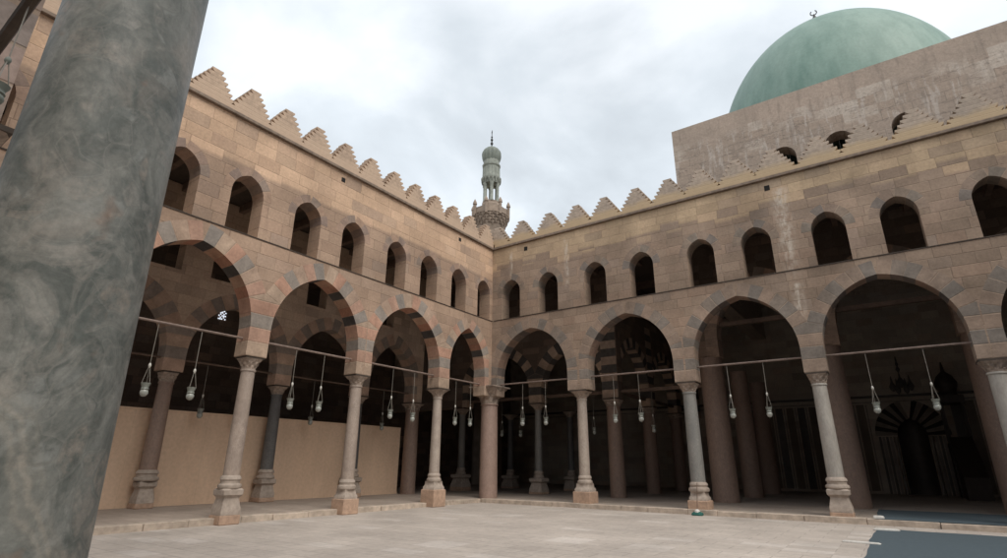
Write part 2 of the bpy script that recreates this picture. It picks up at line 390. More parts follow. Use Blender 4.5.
class Opening:
    def __init__(s, ul, ur, z0, zs, za, ring, vlen, lim, pal, start=0, nseg=3, contrast=1.0):
        s.uc = (ul+ur)/2; s.a = (ur-ul)/2; s.z0 = z0; s.zs = zs; s.h = za-zs
        s.c = (s.h*s.h-s.a*s.a)/(2*s.a); s.R = s.a+s.c; s.w = ring; s.lim = lim; s.pal = pal; s.start = start
        s.tap = math.acos(max(-1, min(1, s.c/s.R)))            # angle at the apex
        k = (s.a+lim+s.c)/(s.R+s.w)
        s.t0 = math.acos(k) if k < 1 else 0.
        s.N = max(3, round((s.tap-s.t0)*s.R/vlen)); s.nseg = nseg
        s.lowN = max(1, round((s.t0)*s.R/.2))
    def pt(s, side, t, r): # side -1 left, +1 right
        return (s.uc + side*(r*math.cos(t)-s.c), s.zs + r*math.sin(t))
    def ext_t(s):
        return math.acos(max(-1, min(1, s.c/(s.R+s.w))))
    def angles(s):
        A = [s.t0*i/s.lowN for i in range(s.lowN)] if s.t0 > 0 else []
        M = s.N*s.nseg
        return A+[s.t0+(s.tap-s.t0)*i/M for i in range(M+1)]
    def intrados(s):
        L = [(s.uc-s.a, s.z0)] + [s.pt(-1, t, s.R) for t in s.angles()]
        Rr = [s.pt(1, t, s.R) for t in s.angles()] + []
        return L + Rr[::-1][1:] + [(s.uc+s.a, s.z0)]
    def inside(s, u, z):
        if z < s.z0 or abs(u-s.uc) > s.a: return False
        if z < s.zs: return True
        x = abs(u-s.uc)
        return math.hypot(x+s.c, z-s.zs) < s.R
    def sector(s, u, z):
        """(side, theta, r)"""
        side = 1 if u >= s.uc else -1
        x = abs(u-s.uc)+s.c; y = z-s.zs
        return side, math.atan2(y, x), math.hypot(x, y)
    def vous(s, side, t):
        e = s.ext_t()
        f = (t-s.t0)/(s.tap-s.t0)*s.N
        i = min(s.N-1, max(0, int(f)))
        return i, f-i

def arcade_wall(bm, P, u0, u1, z0, ztop, depth, arches, wins, pier_pal, course=.42, pal_id=None):
    """front at depth 0, back at depth; arches/wins are Openings.  P(u,z,d) -> xyz"""
    uvl = bm.loops.layers.uv.new('UVMap'); cl = bm.loops.layers.float_color.new('Tint')
    pts, edges = [], []
    def poly(L, close=False):
        i0 = len(pts); pts.extend(Vector(p) for p in L)
        for i in range(len(L)-1): edges.append((i0+i, i0+i+1))
        if close: edges.append((len(pts)-1, i0))
    poly([(u0, z0), (u1, z0), (u1, ztop), (u0, ztop)], True)
    ops = arches+wins
    for o in ops:
        poly(o.intrados(), o in wins)
        if o.w > 0:
            for sd in (-1, 1):
                M = o.N*o.nseg
                ex = [o.pt(sd, o.t0+(o.tap-o.t0)*i/M, o.R+o.w) for i in range(M+1)]
                poly(ex)
                for i in range(o.N+1):
                    t = o.t0+(o.tap-o.t0)*i/o.N
                    poly([o.pt(sd, t, o.R), o.pt(sd, t, o.R+o.w)])
    ncourse = 0
    if arches:
        zmax = max(o.zs+(o.R+o.w)*math.sin(o.t0) for o in arches)
        z = z0+course
        cuts = sorted(set([u0]+[o.uc-o.a-o.lim for o in arches]+[o.uc+o.a+o.lim for o in arches]+[u1]))
        while z < zmax:
            poly([(u0, z), (u1, z)]); z += course
        for o in arches:
            for sd in (-1, 1):
                poly([o.pt(sd, o.t0, o.R+o.w), (o.uc+sd*(o.a+o.lim), z0)])
    vs, es, fs, *_ = delaunay_2d_cdt(pts, edges, [], 0, 1e-5)
    rs = random.Random(len(pts))
    pierc = {}
    F = []
    for f in fs:
        cu = sum(vs[i].x for i in f)/len(f); cz = sum(vs[i].y for i in f)/len(f)
        if any(o.inside(cu, cz) for o in ops): continue
        info = None
        for o in ops:
            if o.w <= 0: continue
            sd, t, r = o.sector(cu, cz)
            if cz > o.zs-1e-6 and o.t0 <= t <= o.tap+1e-6 and o.R-.01 <= r <= o.R+o.w:
                i, _ = o.vous(sd, t)
                info = ('v', o, sd, i); break
        if info is None:
            for ai, o in enumerate(arches):
                sd, t, r = o.sector(cu, cz)
                if abs(cu-o.uc) <= o.a+o.lim+.003 and t < o.t0 and cz < zmax:
                    info = ('p', o, sd, int((cz-z0)/course)); break
        F.append((f, info))
    def vcol(o, sd, i):
        if i == o.N-1 and False: pass
        k = i if sd < 0 else (2*o.N-1-i)
        return o.pal[(k+o.start) % len(o.pal)]
    def pcol(o, sd, k):
        return pier_pal[k % len(pier_pal)]
    def emit(coords, uvs, col):
        try: f = bm.faces.new([bm.verts.new(c) for c in coords])
        except ValueError: return
        for lp, uv in zip(f.loops, uvs):
            lp[uvl].uv = uv; lp[cl] = col
    for dep in (0, depth):
        for f, info in F:
            L = [(vs[i].x, vs[i].y) for i in f]
            if info is None:
                uvs = L; col = (0, 0, 0, 0)
            elif info[0] == 'v':
                _, o, sd, i = info; uvs = []
                for (u, z) in L:
                    _, t, r = o.sector(u, z) if abs(u-o.uc) > 1e-6 else (sd, o.tap if z < o.zs+o.h+.01 else o.tap, 0)
                    uvs.append(((t-o.t0)/(o.tap-o.t0)*o.N-i, .5))
                col = (*vcol(o, sd, i), 1)
            else:
                _, o, sd, kk = info
                uvs = [((z-z0)/course-kk, .5) for (u, z) in L]; col = (*pcol(o, sd, kk), 1)
            emit([P(u, z, dep) for u, z in L], uvs, col)
    # soffits
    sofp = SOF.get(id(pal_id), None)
    for o in ops:
        I = o.intrados()
        if o in wins: I = I+[I[0]]
        for (ua, za), (ub, zb) in zip(I, I[1:]):
            mu, mz = (ua+ub)/2, (za+zb)/2
            n = 1
            if abs(ua-ub) < 1e-6 and o in arches and abs(za-zb) > course:
                n = max(1, math.ceil(abs(za-zb)/course))
            for q in range(n):
                if n == 1: A, B = (ua, za), (ub, zb)
                else:
                    lo, hi = min(za, zb), max(za, zb)
                    A = (ua, min(hi, lo+q*course)); B = (ua, min(hi, lo+(q+1)*course))
                    if B[1]-A[1] < 1e-4: continue
                cu, cz = (A[0]+B[0])/2, (A[1]+B[1])/2
                sd, t, r = o.sector(cu, cz)
                if o.w > 0 and cz > o.zs and t > o.t0:
                    i, _ = o.vous(sd, t); kq = i if sd < 0 else 2*o.N-1-i
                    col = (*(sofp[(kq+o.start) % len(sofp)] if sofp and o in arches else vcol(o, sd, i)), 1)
                    fa = (o.sector(*A)[1]-o.t0)/(o.tap-o.t0)*o.N-i; fb = (o.sector(*B)[1]-o.t0)/(o.tap-o.t0)*o.N-i
                    if abs(A[0]-o.uc) < 1e-6: fa = 1
                    if abs(B[0]-o.uc) < 1e-6: fb = 1
                    uvs = [(fa, .5), (fb, .5), (fb, .5), (fa, .5)]
                elif o in arches:
                    kk = int((cz-z0)/course); col = (*pcol(o, sd, kk), 1)
                    uvs = [((A[1]-z0)/course-kk, .5), ((B[1]-z0)/course-kk, .5), ((B[1]-z0)/course-kk, .5), ((A[1]-z0)/course-kk, .5)]
                else:
                    col = (0, 0, 0, 0); uvs = [(0, A[1]), (0, B[1]), (depth, B[1]), (depth, A[1])]
                emit([P(*A, 0), P(*B, 0), P(*B, depth), P(*A, depth)], uvs, col)
    # bottom of the piers, top, ends
    us = sorted([u0, u1]+[x for o in arches for x in (o.uc-o.a, o.uc+o.a)])
    for a, b in zip(us[::2], us[1::2]):
        if b-a > 1e-4: emit([P(a, z0, 0), P(b, z0, 0), P(b, z0, depth), P(a, z0, depth)], [(0, .5)]*4, (*pier_pal[0], 1))
    emit([P(u0, ztop, 0), P(u1, ztop, 0), P(u1, ztop, depth), P(u0, ztop, depth)], [(u0, ztop)]*4, (0, 0, 0, 0))
    for u in (u0, u1):
        emit([P(u, z0, 0), P(u, ztop, 0), P(u, ztop, depth), P(u, z0, depth)], [(0, z0), (0, ztop), (depth, ztop), (depth, z0)], (0, 0, 0, 0))

PL = lambda u, z, d: (-d, u, z)            # left facade, faces +x
PR = lambda u, z, d: (u, d, z)             # right facade, faces -y

def mk_arches(edges, z0, zs, za, ring, pal, lims=None, st=0):
    res = []
    for i, (a, b) in enumerate(edges):
        prev = edges[i-1][1] if i else None; nxt = edges[i+1][0] if i+1 < len(edges) else None
        gaps = [g for g in ((a-prev)/2 if prev is not None else None, (nxt-b)/2 if nxt is not None else None) if g is not None]
        res.append(Opening(a, b, z0, zs, za, ring, .36, min(gaps)-.004, pal, st+i))
    return res
def mk_wins(cs, w, zb, zs, za, ring, pal, narrow=None):
    return [Opening(c-w/2, c+w/2, zb, zs, za, ring, .26, 9, pal, i, 2) for i, c in enumerate(cs)]

ZI, ZS, ZA, ZSILL, ZWT, ZC = 4.50, 5.32, 7.44, 8.06, 9.95, 11.74
WP_L = [(.36, .25, .19), (.30, .215, .17), (.28, .215, .175), (.38, .26, .19), (.27, .2, .165)]
WP_R = [(.26, .20, .155), (.23, .19, .155), (.29, .215, .165), (.215, .18, .155), (.27, .2, .155)]

def merlon_bm(w, h, t, steps=6):
    bm = bmesh.new(); L = []; Rr = []
    B = w/2; top = .13; d = (B-top)/(steps-1); sh = h/steps
    for k in range(steps):
        b = B-k*d; L += [(-(b-.05), k*sh), (-(b+.045), (k+.62)*sh), (-(b+.045), (k+1)*sh)]
    prof = L+[(-x, z) for x, z in L[::-1]]
    f = [bm.verts.new((x, 0, z)) for x, z in prof]; b = [bm.verts.new((x, t, z)) for x, z in prof]
    n = len(prof)
    bm.faces.new(f); bm.faces.new(b[::-1])
    for i in range(n): bm.faces.new((f[i], b[i], b[(i+1)%n], f[(i+1)%n]))
    return bm

def dress(root, P, u0, u1, rotz, mer_u, mer_w, cmat, dark_z=ZSILL, sill=True, off=0):
    """dark sill strip, cornice, parapet, merlons for a facade"""
    def bar(name, a, b, d0, d1, z0, z1, mat, bev=0):
        bm = bmesh.new(); p, q = P(a, z0, d0), P(b, z1, d1)
        box(bm, min(p[0], q[0]), max(p[0], q[0]), min(p[1], q[1]), max(p[1], q[1]), z0, z1, bev)
        return obj(name, bm, mat, root)
    bar('sill_strip', u0, u1, -.022, .2, dark_z-.032, dark_z-.003, WOODD)  # thin dark strip along the sill line
    bar('cornice', u0, u1, -.11, .35, ZC-.06, ZC+.045, CORN, .012)
    bar('parapet', u0, u1, -.035, .42, ZC+.045, ZC+.235, cmat)
    first = None
    for u in mer_u:
        if first is None:
            first = obj('merlon', merlon_bm(mer_w, .90, .40), cmat, root); o = first
        else:
            o = first.copy(); COL.objects.link(o)
        o.location = P(u, ZC+.233, -.03 if rotz == 0 else -.03); o.rotation_euler = (0, 0, rotz)
    return root

# ---------------- left facade
SOF[id(PAL_L)] = SOF_L
left = thing('arcade_facade', (0, -8, 0), 'sunlit buff stone arcade facade on the left with pink and grey banded arches', 'facade', 'courtyard arcade facades')
bm = bmesh.new()
Ledges = [(-19.45, -16.08), (-15.42, -11.91), (-11.25, -7.89), (-7.21, -3.60), (-2.95, -.52)]
LA = mk_arches(Ledges, ZI, ZS, ZA, .56, PAL_L)
LA[-1] = Opening(-2.95, -.52, ZI, 5.5, ZA-.08, .50, .34, .32, PAL_L, 1)
LW = mk_wins([-18.75, -16.7, -14.62, -12.66, -10.50, -8.56, -6.39, -4.52, -2.55, -.70], 1.02, ZSILL, 9.32, ZWT, .27, WP_L)
LW[-1] = Opening(-1.17, -.22, ZSILL, 9.36, ZWT-.03, .2, .26, 9, WP_L, 1, 2)
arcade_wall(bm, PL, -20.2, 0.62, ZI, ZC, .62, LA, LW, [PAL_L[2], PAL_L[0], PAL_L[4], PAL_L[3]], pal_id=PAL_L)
for v in bm.verts: v.co -= left.location
obj('wall', bm, STONE_L, left, recalc=True)
PLl = lambda u, z, d: tuple(Vector(PL(u, z, d))-left.location)
dress(left, PLl, -20.2, 0.0, PI/2, [-.52-1.247*i for i in range(15)], 1.20, CREST_L)
# ---------------- right facade
SOF[id(PAL_R)] = SOF_R
right = thing('arcade_facade', (10, 0, 0), 'grey brown stone arcade facade on the right below the green dome', 'facade', 'courtyard arcade facades')
Redges = [(.32, 3.99), (4.95, 8.51), (9.29, 12.79), (13.47, 17.18), (17.92, 21.55), (22.3, 25.9)]
RA = mk_arches(Redges, ZI, ZS, ZA, .48, PAL_R)
RW = mk_wins([1.09, 3.12, 5.47, 7.56, 9.95, 11.95, 14.26, 16.26, 18.60, 20.6, 22.9, 24.9], 1.03, ZSILL, 9.32, ZWT, .30, WP_R)
bm = bmesh.new()
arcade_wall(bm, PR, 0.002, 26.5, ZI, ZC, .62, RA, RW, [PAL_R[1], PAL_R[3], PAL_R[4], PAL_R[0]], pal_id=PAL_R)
for v in bm.verts: v.co -= right.location
obj('wall', bm, STONE_R, right)
PRl = lambda u, z, d: tuple(Vector(PR(u, z, d))-right.location)
dress(right, PRl, 0.12, 26.5, 0, [.26, 1.68, 3.22, 4.69, 6.08, 7.56, 8.97, 10.30, 11.64, 12.95, 14.44, 15.78, 17.28, 18.74, 20.17, 21.6, 23.0, 24.4], 1.28, CREST_R)
for x in (12.62, 1.95): obj('drain_hole', nbox(x-.09-10, x+.09-10, -.015, .1, 11.26, 11.46), BLACK, right)  # solid boxes proud of the wall, coloured as the shade of the holes
for y in (-2.6, -9.3): obj('drain_hole', nbox(-.1, .015, y-.08+8, y+.08+8, 11.3, 11.46), BLACK, left)

# tie rods across each arch (built into the piers)
def rod(root, a, b, r=.035, mat=ROD):
    o = obj('tie_rod', ntube(Vector(a)-root.location, Vector(b)-root.location, r, 8), mat, root, smooth=True); return o
for a, b in Ledges: rod(left, (-.3, a-.1, 5.02), (-.3, b+.1, 5.02))
for a, b in Redges: rod(right, (a-.1, .3, 5.04), (b+.1, .3, 5.04))

# ---------------- near arcade (the one the photograph is taken from)
near = thing('arcade_facade', (10, -19.5, 0), 'near arcade wall at the far left edge, mostly hidden behind the green marble column', 'facade', 'courtyard arcade facades')
NX, NY = 12.766, -19.66
PN = lambda u, z, d: (u-10, -19.42-d+19.5, z)
Nedges = [(NX+4.4*k+.34, NX+4.4*(k+1)-.34) for k in range(-3, 4)]
NA = mk_arches(Nedges, ZI, ZS, ZA, .52, [(.42, .33, .28), (.38, .29, .25), (.33, .275, .245)])
NW = mk_wins([NX+2.2*k for k in range(-5, 7)], 1.02, ZSILL, 9.32, ZWT, .27, WP_L)
bm = bmesh.new(); arcade_wall(bm, PN, -.6, 30.5, ZI, ZC, .50, NA, NW, [(.42, .33, .28), (.38, .29, .25), (.33, .275, .245)])
obj('wall', bm, STONE_N, near)
dress(near, PN, 0, 30.5, PI, [1+1.3*i for i in range(22)], 1.2, CREST_L)
for a, b in Nedges: rod(near, (a-.1, -19.64, 5.02), (b+.1, -19.64, 5.02), .045, mat=WOODD)

# ---------------- inner arcades
il = thing('inner_arcade', (-5.2, -8, 0), 'shaded brown stone inner arcade behind the left facade with square openings over its arches', 'arcade', 'inner arcades of the porticoes')
PIL = lambda u, z, d: (.28-d, u+8, z)
ILe = [(-19.6, -16.15), (-15.45, -12.0), (-11.3, -7.8), (-7.1, -3.65), (-2.95, -.10)]
ILA = mk_arches(ILe, ZI, 5.15, 7.2, .55, PAL_I)
class Sq(Opening):
    def __init__(s, c, w, z0, z1): s.uc, s.a, s.z0, s.z1, s.w, s.zs, s.c, s.R, s.t0, s.tap, s.N, s.nseg = c, w/2, z0, z1, 0, 99, 0, 1, 0, 1, 1, 1
    def intrados(s): return [(s.uc-s.a, s.z0), (s.uc-s.a, s.z1), (s.uc+s.a, s.z1), (s.uc+s.a, s.z0)]
    def inside(s, u, z): return abs(u-s.uc) < s.a and s.z0 < z < s.z1
ISq = [Sq(-2.2-2.07*i, 1.02, 8.05, 9.35) for i in range(8)]
bm = bmesh.new(); arcade_wall(bm, PIL, -20, .62, ZI, 11.2, .56, ILA, ISq, PAL_I)
obj('wall', bm, STONE_I, il)
for a, b in ILe: rod(il, (-5.2, a-.1, 4.95), (-5.2, b+.1, 4.95), .035, WOODB)

ir = thing('inner_arcade', (0, 4.6, 0), 'shaded inner arcade behind the right facade with dark banded arches', 'arcade', 'inner arcades of the porticoes')
PIR = lambda u, z, d: (u, d-.28, z)
IRe = [(-4.85, -.68), (.08, 3.55)]
IRA = mk_arches(IRe, ZI+.1, 5.2, 7.3, .55, PAL_J)
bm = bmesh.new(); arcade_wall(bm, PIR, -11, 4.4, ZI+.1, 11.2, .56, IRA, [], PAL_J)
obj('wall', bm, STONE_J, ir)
for a, b in IRe: obj('tie_beam', nbox(a-.1, b+.1, -.07, .07, 4.85, 5.0), WOODB, ir)
obj('tie_beam', nbox(4.4, 8.3, -.07, .07, 4.85, 5.0), WOODB, ir)

def cross_arcade(x, label):
    t = thing('inner_arcade', (x, 11, 0), label, 'arcade', 'inner arcades of the porticoes')
    Pc = lambda u, z, d: (d-.28, u-11, z)
    E = [(5.0, 8.8), (9.6, 13.4), (14.2, 17.9)]
    A = mk_arches(E, 4.6, 5.4, 7.5, .5, PAL_J)
    b = bmesh.new(); arcade_wall(b, Pc, 4.9, 18.2, 4.6, 11.2, .56, A, [], PAL_J); obj('wall', b, STONE_J, t)
    for a, c in E: obj('tie_beam', nbox(-.07, .07, a-11.1, c-10.9, 4.9, 5.05), WOODB, t)
cross_arcade(3.97, 'dark inner arcade running back from the round brown granite column')

def banded(root, x0, x1, y0, y1, za, zb):
    bm = bmesh.new(); z = za; k = 0
    while z < zb-.01:
        n0 = len(bm.faces); box(bm, x0-root.location.x, x1-root.location.x, y0-root.location.y, y1-root.location.y, z, min(zb, z+.40)-.004); bm.faces.ensure_lookup_table()
        for f in bm.faces[n0:]: f.material_index = k % 2
        z += .40; k += 1
    obj('banded_pier', bm, [BAND_L, BAND_D], root)
BAND_L = plain('band_pale_stone', (.36, .265, .205), .9, .25, 6); BAND_D = plain('band_dark_stone', (.085, .076, .07), .9, .25, 6)
banded(ir, 3.575, 4.37, 4.29, 4.91, 4.62, 9.0)
CR = [o for o in COL.objects if o.get('label', '').startswith('dark inner arcade running')][0]
banded(CR, 3.66, 4.28, 8.82, 9.58, 4.62, 9.0)
# ---------------- dome chamber
dc = thing('dome_chamber', (15.4, 11.3, 0), 'weathered grey stained square chamber topped by a green dome behind the right facade', 'dome chamber')
PD = lambda u, z, d: (u-15.4, 4.28+d-11.3, z)
DE = [(9.2, 12.7), (13.75, 17.35), (18.4, 21.9)]
DA = mk_arches(DE, 6.1, 7.0, 9.3, .6, PAL_I)
DWC = (12.98, 15.17, 17.55)
DW = [Opening(c-.53, c+.53, 13.75, 14.72, 15.24, .0, .3, 9, PAL_I, 0, 3) for c in DWC]
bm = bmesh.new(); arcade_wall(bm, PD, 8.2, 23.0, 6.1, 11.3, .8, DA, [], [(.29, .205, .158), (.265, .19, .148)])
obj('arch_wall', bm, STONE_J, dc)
bm = bmesh.new(); arcade_wall(bm, PD, 8.2, 23.0, 11.303, 17.88, .8, [], DW, PAL_I)
obj('front_wall', bm, CHAMB, dc)
def uvwall(name, x0, x1, y0, y1, z0, z1, mat, parent):
    bm = bmesh.new(); box(bm, x0, x1, y0, y1, z0, z1)
    uvl = bm.loops.layers.uv.new('UVMap'); bm.faces.ensure_lookup_table()
    for f in bm.faces:
        n = f.normal if f.normal.length else f.calc_center_median()
        f.normal_update(); n = f.normal
        for lp in f.loops:
            c = lp.vert.co
            lp[uvl].uv = (c.y if abs(n.x) > .5 else c.x, c.z)
    bm.loops.layers.float_color.new('Tint')
    for f in bm.faces:
        for lp in f.loops: lp[bm.loops.layers.float_color['Tint']] = (0, 0, 0, 0)
    return obj(name, bm, mat, parent)
uvwall('side_wall', 8.2-15.4, 9.0-15.4, 5.081-11.3, 18.3-11.3, 9.5, 17.88, CHAMB, dc)
uvwall('side_wall', 22.2-15.4, 23.0-15.4, 5.081-11.3, 18.3-11.3, 9.5, 17.88, CHAMB, dc)
uvwall('rear_wall', 8.2-15.4, 23.0-15.4, 18.301-11.3, 19.1-11.3, 9.5, 17.88, CHAMB, dc)
obj('chamber_roof', nbox(-7.1, 7.5, -6.9, 7.7, 17.55, 17.80), CORN, dc)
for z, m in ((7.55, WOODB), (8.9, WOODD)):
    for a, b in DE: obj('tie_beam', nbox(a-15.6, b-15.2, -6.75, -6.55, z-.09, z+.09), m, dc)
bm = bmesh.new(); prof = []
for i in range(41):
    t = i/40*PI/2
    r = 6.22*math.cos(t)**.97 if i < 40 else .02
    prof.append((max(r, .02), 17.4+8.2*math.sin(t)+.12*max(0, (i-34)/6)**2))
prof = [(6.22, 16.9)]+prof
lathe(bm, prof, 96)
d = obj('dome', bm, DOME, dc, smooth=True)
bm = bmesh.new(); lathe(bm, [(.30, 25.4), (.12, 25.75), (.09, 26.1), (.24, 26.4), (.26, 26.5), (.10, 26.75), (.16, 26.95), (.07, 27.15), (.05, 27.3)], 12)
for i in range(8):
    q = lambda a: (.17*math.cos(a), 0, 27.42+.17*math.sin(a))
    a0 = rad(125)+rad(290)*i/8; tube(bm, q(a0), q(a0+rad(290)/8), .03)
obj('finial', bm, IRON, d, smooth=False)
for c in DWC:
    bm = bmesh.new()
    for k in range(3): tube(bm, (c-15.4-.25+.25*k, -6.62, 13.75), (c-15.4-.25+.25*k, -6.62, 15.0), .015, 5)
    obj('window_grille', bm, IRON, dc)

# ---------------- minaret
mx, my = -10.25, 13.45
mt = thing('minaret', (mx, my, 0), 'slender stone minaret with ribbed green bulb top and crescent finial beyond the corner', 'minaret')
bm = bmesh.new(); lathe(bm, [(1.15, 0), (1.15, 20.0), (1.2, 20.2), (1.28, 20.5)], 8, rot=PI/8); obj('shaft', bm, MINST, mt)
bm = bmesh.new()
for i, (r, z, h) in enumerate([(1.27, 20.5, .22), (1.37, 20.72, .22), (1.47, 20.94, .22), (1.57, 21.16, .2), (1.64, 21.36, .14)]):
    lathe(bm, [(r-.1, z), (r, z+h*.55), (r, z+h)], 16, rot=PI/16*(i % 2))
    for k in range(16):
        a = 2*PI*k/16+PI/16*(i % 2); lathe(bm, [(.02, z-.12), (.1, z+h*.5), (.11, z+h)], 6, (r*.96*math.cos(a), r*.96*math.sin(a), 0))
obj('gallery', bm, MINST, mt)
bm = bmesh.new()
lathe(bm, [(1.50, 21.5), (1.50, 22.1), (1.42, 22.1), (1.42, 21.5)], 8, rot=PI/8, caps=False)
obj('parapet', bm, MINST, mt)
for k in range(8):
    a = 2*PI*k/8+PI/8; b = bmesh.new()
    lathe(b, [(.13, 21.3), (.13, 22.3), (.19, 22.36), (.16, 22.55), (.03, 22.85)], 8, (1.56*math.cos(a), 1.56*math.sin(a), 0)); obj('pinnacle', b, MINST, mt)
bm = bmesh.new(); lathe(bm, [(.85, 21.5), (.85, 22.6), (.78, 22.75), (.80, 22.9)], 8, rot=PI/8); obj('drum', bm, MINST, mt)
first = None
for k in range(6):
    a = 2*PI*k/6+.2; b = bmesh.new()
    lathe(b, [(.19, 22.88), (.19, 23.0), (.15, 23.06), (.145, 24.45), (.20, 24.62), (.20, 24.7)], 10, (.60*math.cos(a), .60*math.sin(a), 0)); obj('pillar', b, MINGR, mt, smooth=True)
bm = bmesh.new()
lathe(bm, [(.74, 24.68), (.78, 24.95), (.88, 25.1), (.90, 25.22), (.78, 25.3), (.75, 25.6), (.73, 26.35), (.80, 26.42), (.82, 26.55), (.72, 26.62), (.70, 27.05)], 16)
for k in range(16):
    a = 2*PI*k/16; lathe(bm, [(.02, 24.72), (.10, 25.0), (.11, 25.18)], 6, (.80*math.cos(a), .80*math.sin(a), 0))
    tube(bm, (.755*math.cos(a), .755*math.sin(a), 25.35), (.735*math.cos(a), .735*math.sin(a), 26.3), .035, 5)
obj('lantern', bm, MINGR, mt)
bm = bmesh.new(); n = 48; prof = [(.70, 27.0), (.77, 27.2), (.83, 27.45), (.84, 27.7), (.78, 27.97), (.62, 28.2), (.40, 28.38), (.16, 28.5), (.06, 28.6)]
rings = []
for r, z in prof:
    rings.append([bm.verts.new((r*(1+.045*math.cos(16*2*PI*i/n*1.0))*math.cos(2*PI*i/n), r*(1+.045*math.cos(16*2*PI*i/n))*math.sin(2*PI*i/n), z)) for i in range(n)])
for A, B in zip(rings, rings[1:]):
    for i in range(n): bm.faces.new((A[i], A[(i+1) % n], B[(i+1) % n], B[i]))
bm.faces.new(rings[-1])
obj('bulb', bm, MINBU, mt, smooth=True)
bm = bmesh.new(); lathe(bm, [(.07, 28.5), (.05, 28.7), (.13, 28.85), (.13, 28.92), (.05, 29.1), (.12, 29.25), (.11, 29.32), (.04, 29.45), (.09, 29.56), (.03, 29.7), (.03, 29.95)], 10)
for i in range(9):
    p = lambda a: (.13*math.cos(a)*.7, -.13*math.cos(a)*.7, 30.1+.15*math.sin(a))
    a0 = rad(130)+rad(280)*i/9; tube(bm, p(a0), p(a0+rad(280)/9), .03)
obj('finial', bm, IRON, mt)

# ---------------- roofs, outer walls
def part_box(root, name, b, mat): return obj(name, nbox(b[0]-root.location.x, b[1]-root.location.x, b[2]-root.location.y, b[3]-root.location.y, b[4], b[5]), mat, root)
rf = thing('portico_roof', (-5, -8, 0), 'dark timber roof over the left portico, glimpsed through its upper windows', 'roof', 'portico roofs')
part_box(rf, 'deck', (-11.6, -.621, -29, .62, 11.25, 11.6), WOODD)
for i in range(18): part_box(rf, 'beam', (-11.2, -.63, -19.2+i*1.1, -19.0+i*1.1, 10.95, 11.249), WOODB)
rg = thing('portico_roof', (5, 9, 0), 'dark timber roof over the right portico behind the facade', 'roof', 'portico roofs')
part_box(rg, 'deck', (-11.6, 8.2, .623, 19.1, 11.25, 11.6), WOODD)
part_box(rg, 'deck', (8.2, 23.0, .623, 4.279, 11.25, 11.6), WOODD)
part_box(rg, 'deck', (23.0, 30.5, .623, 19.1, 11.25, 11.6), WOODD)
for i in range(24): part_box(rg, 'beam', (-4.9+i*1.2, -4.7+i*1.2, .63, 4.27, 10.95, 11.249), WOODB)
for i in range(3): part_box(rg, 'beam', (-11, 8.1, 7.5+i*4, 7.8+i*4, 10.9, 11.249), WOODB)
def outer(x0, x1, y0, y1, z1, label):
    t = thing('outer_wall', ((x0+x1)/2, (y0+y1)/2, 0), label, 'wall', 'outer walls')
    globals().setdefault('OWL', t)
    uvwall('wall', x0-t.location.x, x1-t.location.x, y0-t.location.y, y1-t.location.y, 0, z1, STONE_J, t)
outer(-12.2, -11.4, -29, 19.9, 11.7, 'dark outer wall in deep shade behind the left portico')
outer(-.6, 31, -29.8, -29, 11.7, 'outer wall behind the near portico at the camera')
outer(30.5, 31.3, -29, 19.9, 11.7, 'outer wall closing the far right end of the right portico')

# ---------------- qibla wall with mihrab
qb = thing('prayer_wall', (15.65, 18.3, 0), 'dark prayer wall panelled in marble with a striped prayer niche', 'wall')
PQ = lambda u, z, d: (u-15.65, d, z)
PAL_M = [(.20, .17, .145), (.03, .026, .024)]
MH = Opening(14.97, 16.33, .15, 3.25, 4.15, 1.04, .19, 1.2, PAL_M, 0)
MH.lim = 1.2; MH.t0 = 0; MH.N = 9; MH.lowN = 1
bm = bmesh.new(); arcade_wall(bm, PQ, -11.4, 30.5, .1, 11.6, .6, [], [MH], PAL_M)
obj('wall', bm, STONE_Q, qb)
bm = bmesh.new()   # niche hollow
n = 14
for j in range(12):
    for i in range(n):
        def pp(i, j):
            a = PI*i/n; z = .15+j/12*4.2 if True else 0
            sh = 1. if z < 3.25 else math.sqrt(max(0, 1-((z-3.25)/1.12)**2))
            return (-.70*math.cos(a)*sh, .02+.68*math.sin(a)*sh, z)
        q = [pp(i, j), pp(i+1, j), pp(i+1, j+1), pp(i, j+1)]
        try: bm.faces.new([bm.verts.new(c) for c in q])
        except ValueError: pass
nich = obj('niche', bm, MARBD, qb, smooth=True)
for sx in (-1, 1):
    b = bmesh.new(); lathe(b, [(.10, .15), (.10, .4), (.07, .45), (.065, 2.8), (.10, 3.0), (.11, 3.2)], 12, (sx*.80, -.12, 0)); obj('colonnette', b, MARBL, qb, smooth=True)
    for k in range(4):
        x = sx*(1.02+.17*k); obj('marble_strip', nbox(x-.06, x+.06, -.03, .01, .15, 3.2), MARBL if k % 2 == 0 else MARBD, qb)
obj('panel_border', nbox(-27, 14.8, -.05, .01, 5.36, 5.5), MARBD, qb)
obj('panel_border', nbox(-27, 14.8, -.04, .01, 5.1, 5.16), MARBL, qb)
k = 0
for x in [i*.62-8.6 for i in range(28)]:
    if -1.9 < x < 1.7: continue
    obj('marble_panel', nbox(x, x+.40, -.03, .01, .3, 5.0), MARBD if k % 2 else QWALL, qb); k += 1
    obj('marble_strip', nbox(x+.47, x+.53, -.025, .01, .3, 5.0), MARBL, qb)
bm = bmesh.new()   # painted crown shaped ornament over the niche, in low relief
for a, z, r_ in ((-.42, 5.95, .17), (.42, 5.95, .17), (0, 6.15, .24), (-.2, 5.8, .15), (.2, 5.8, .15)):
    lathe(bm, [(.03, z-.3), (r_*.8, z-.15), (r_, z), (r_*.5, z+.18), (.05, z+.3), (.03, z+.5), (.01, z+.6)], 10, (a, -.0, 0))
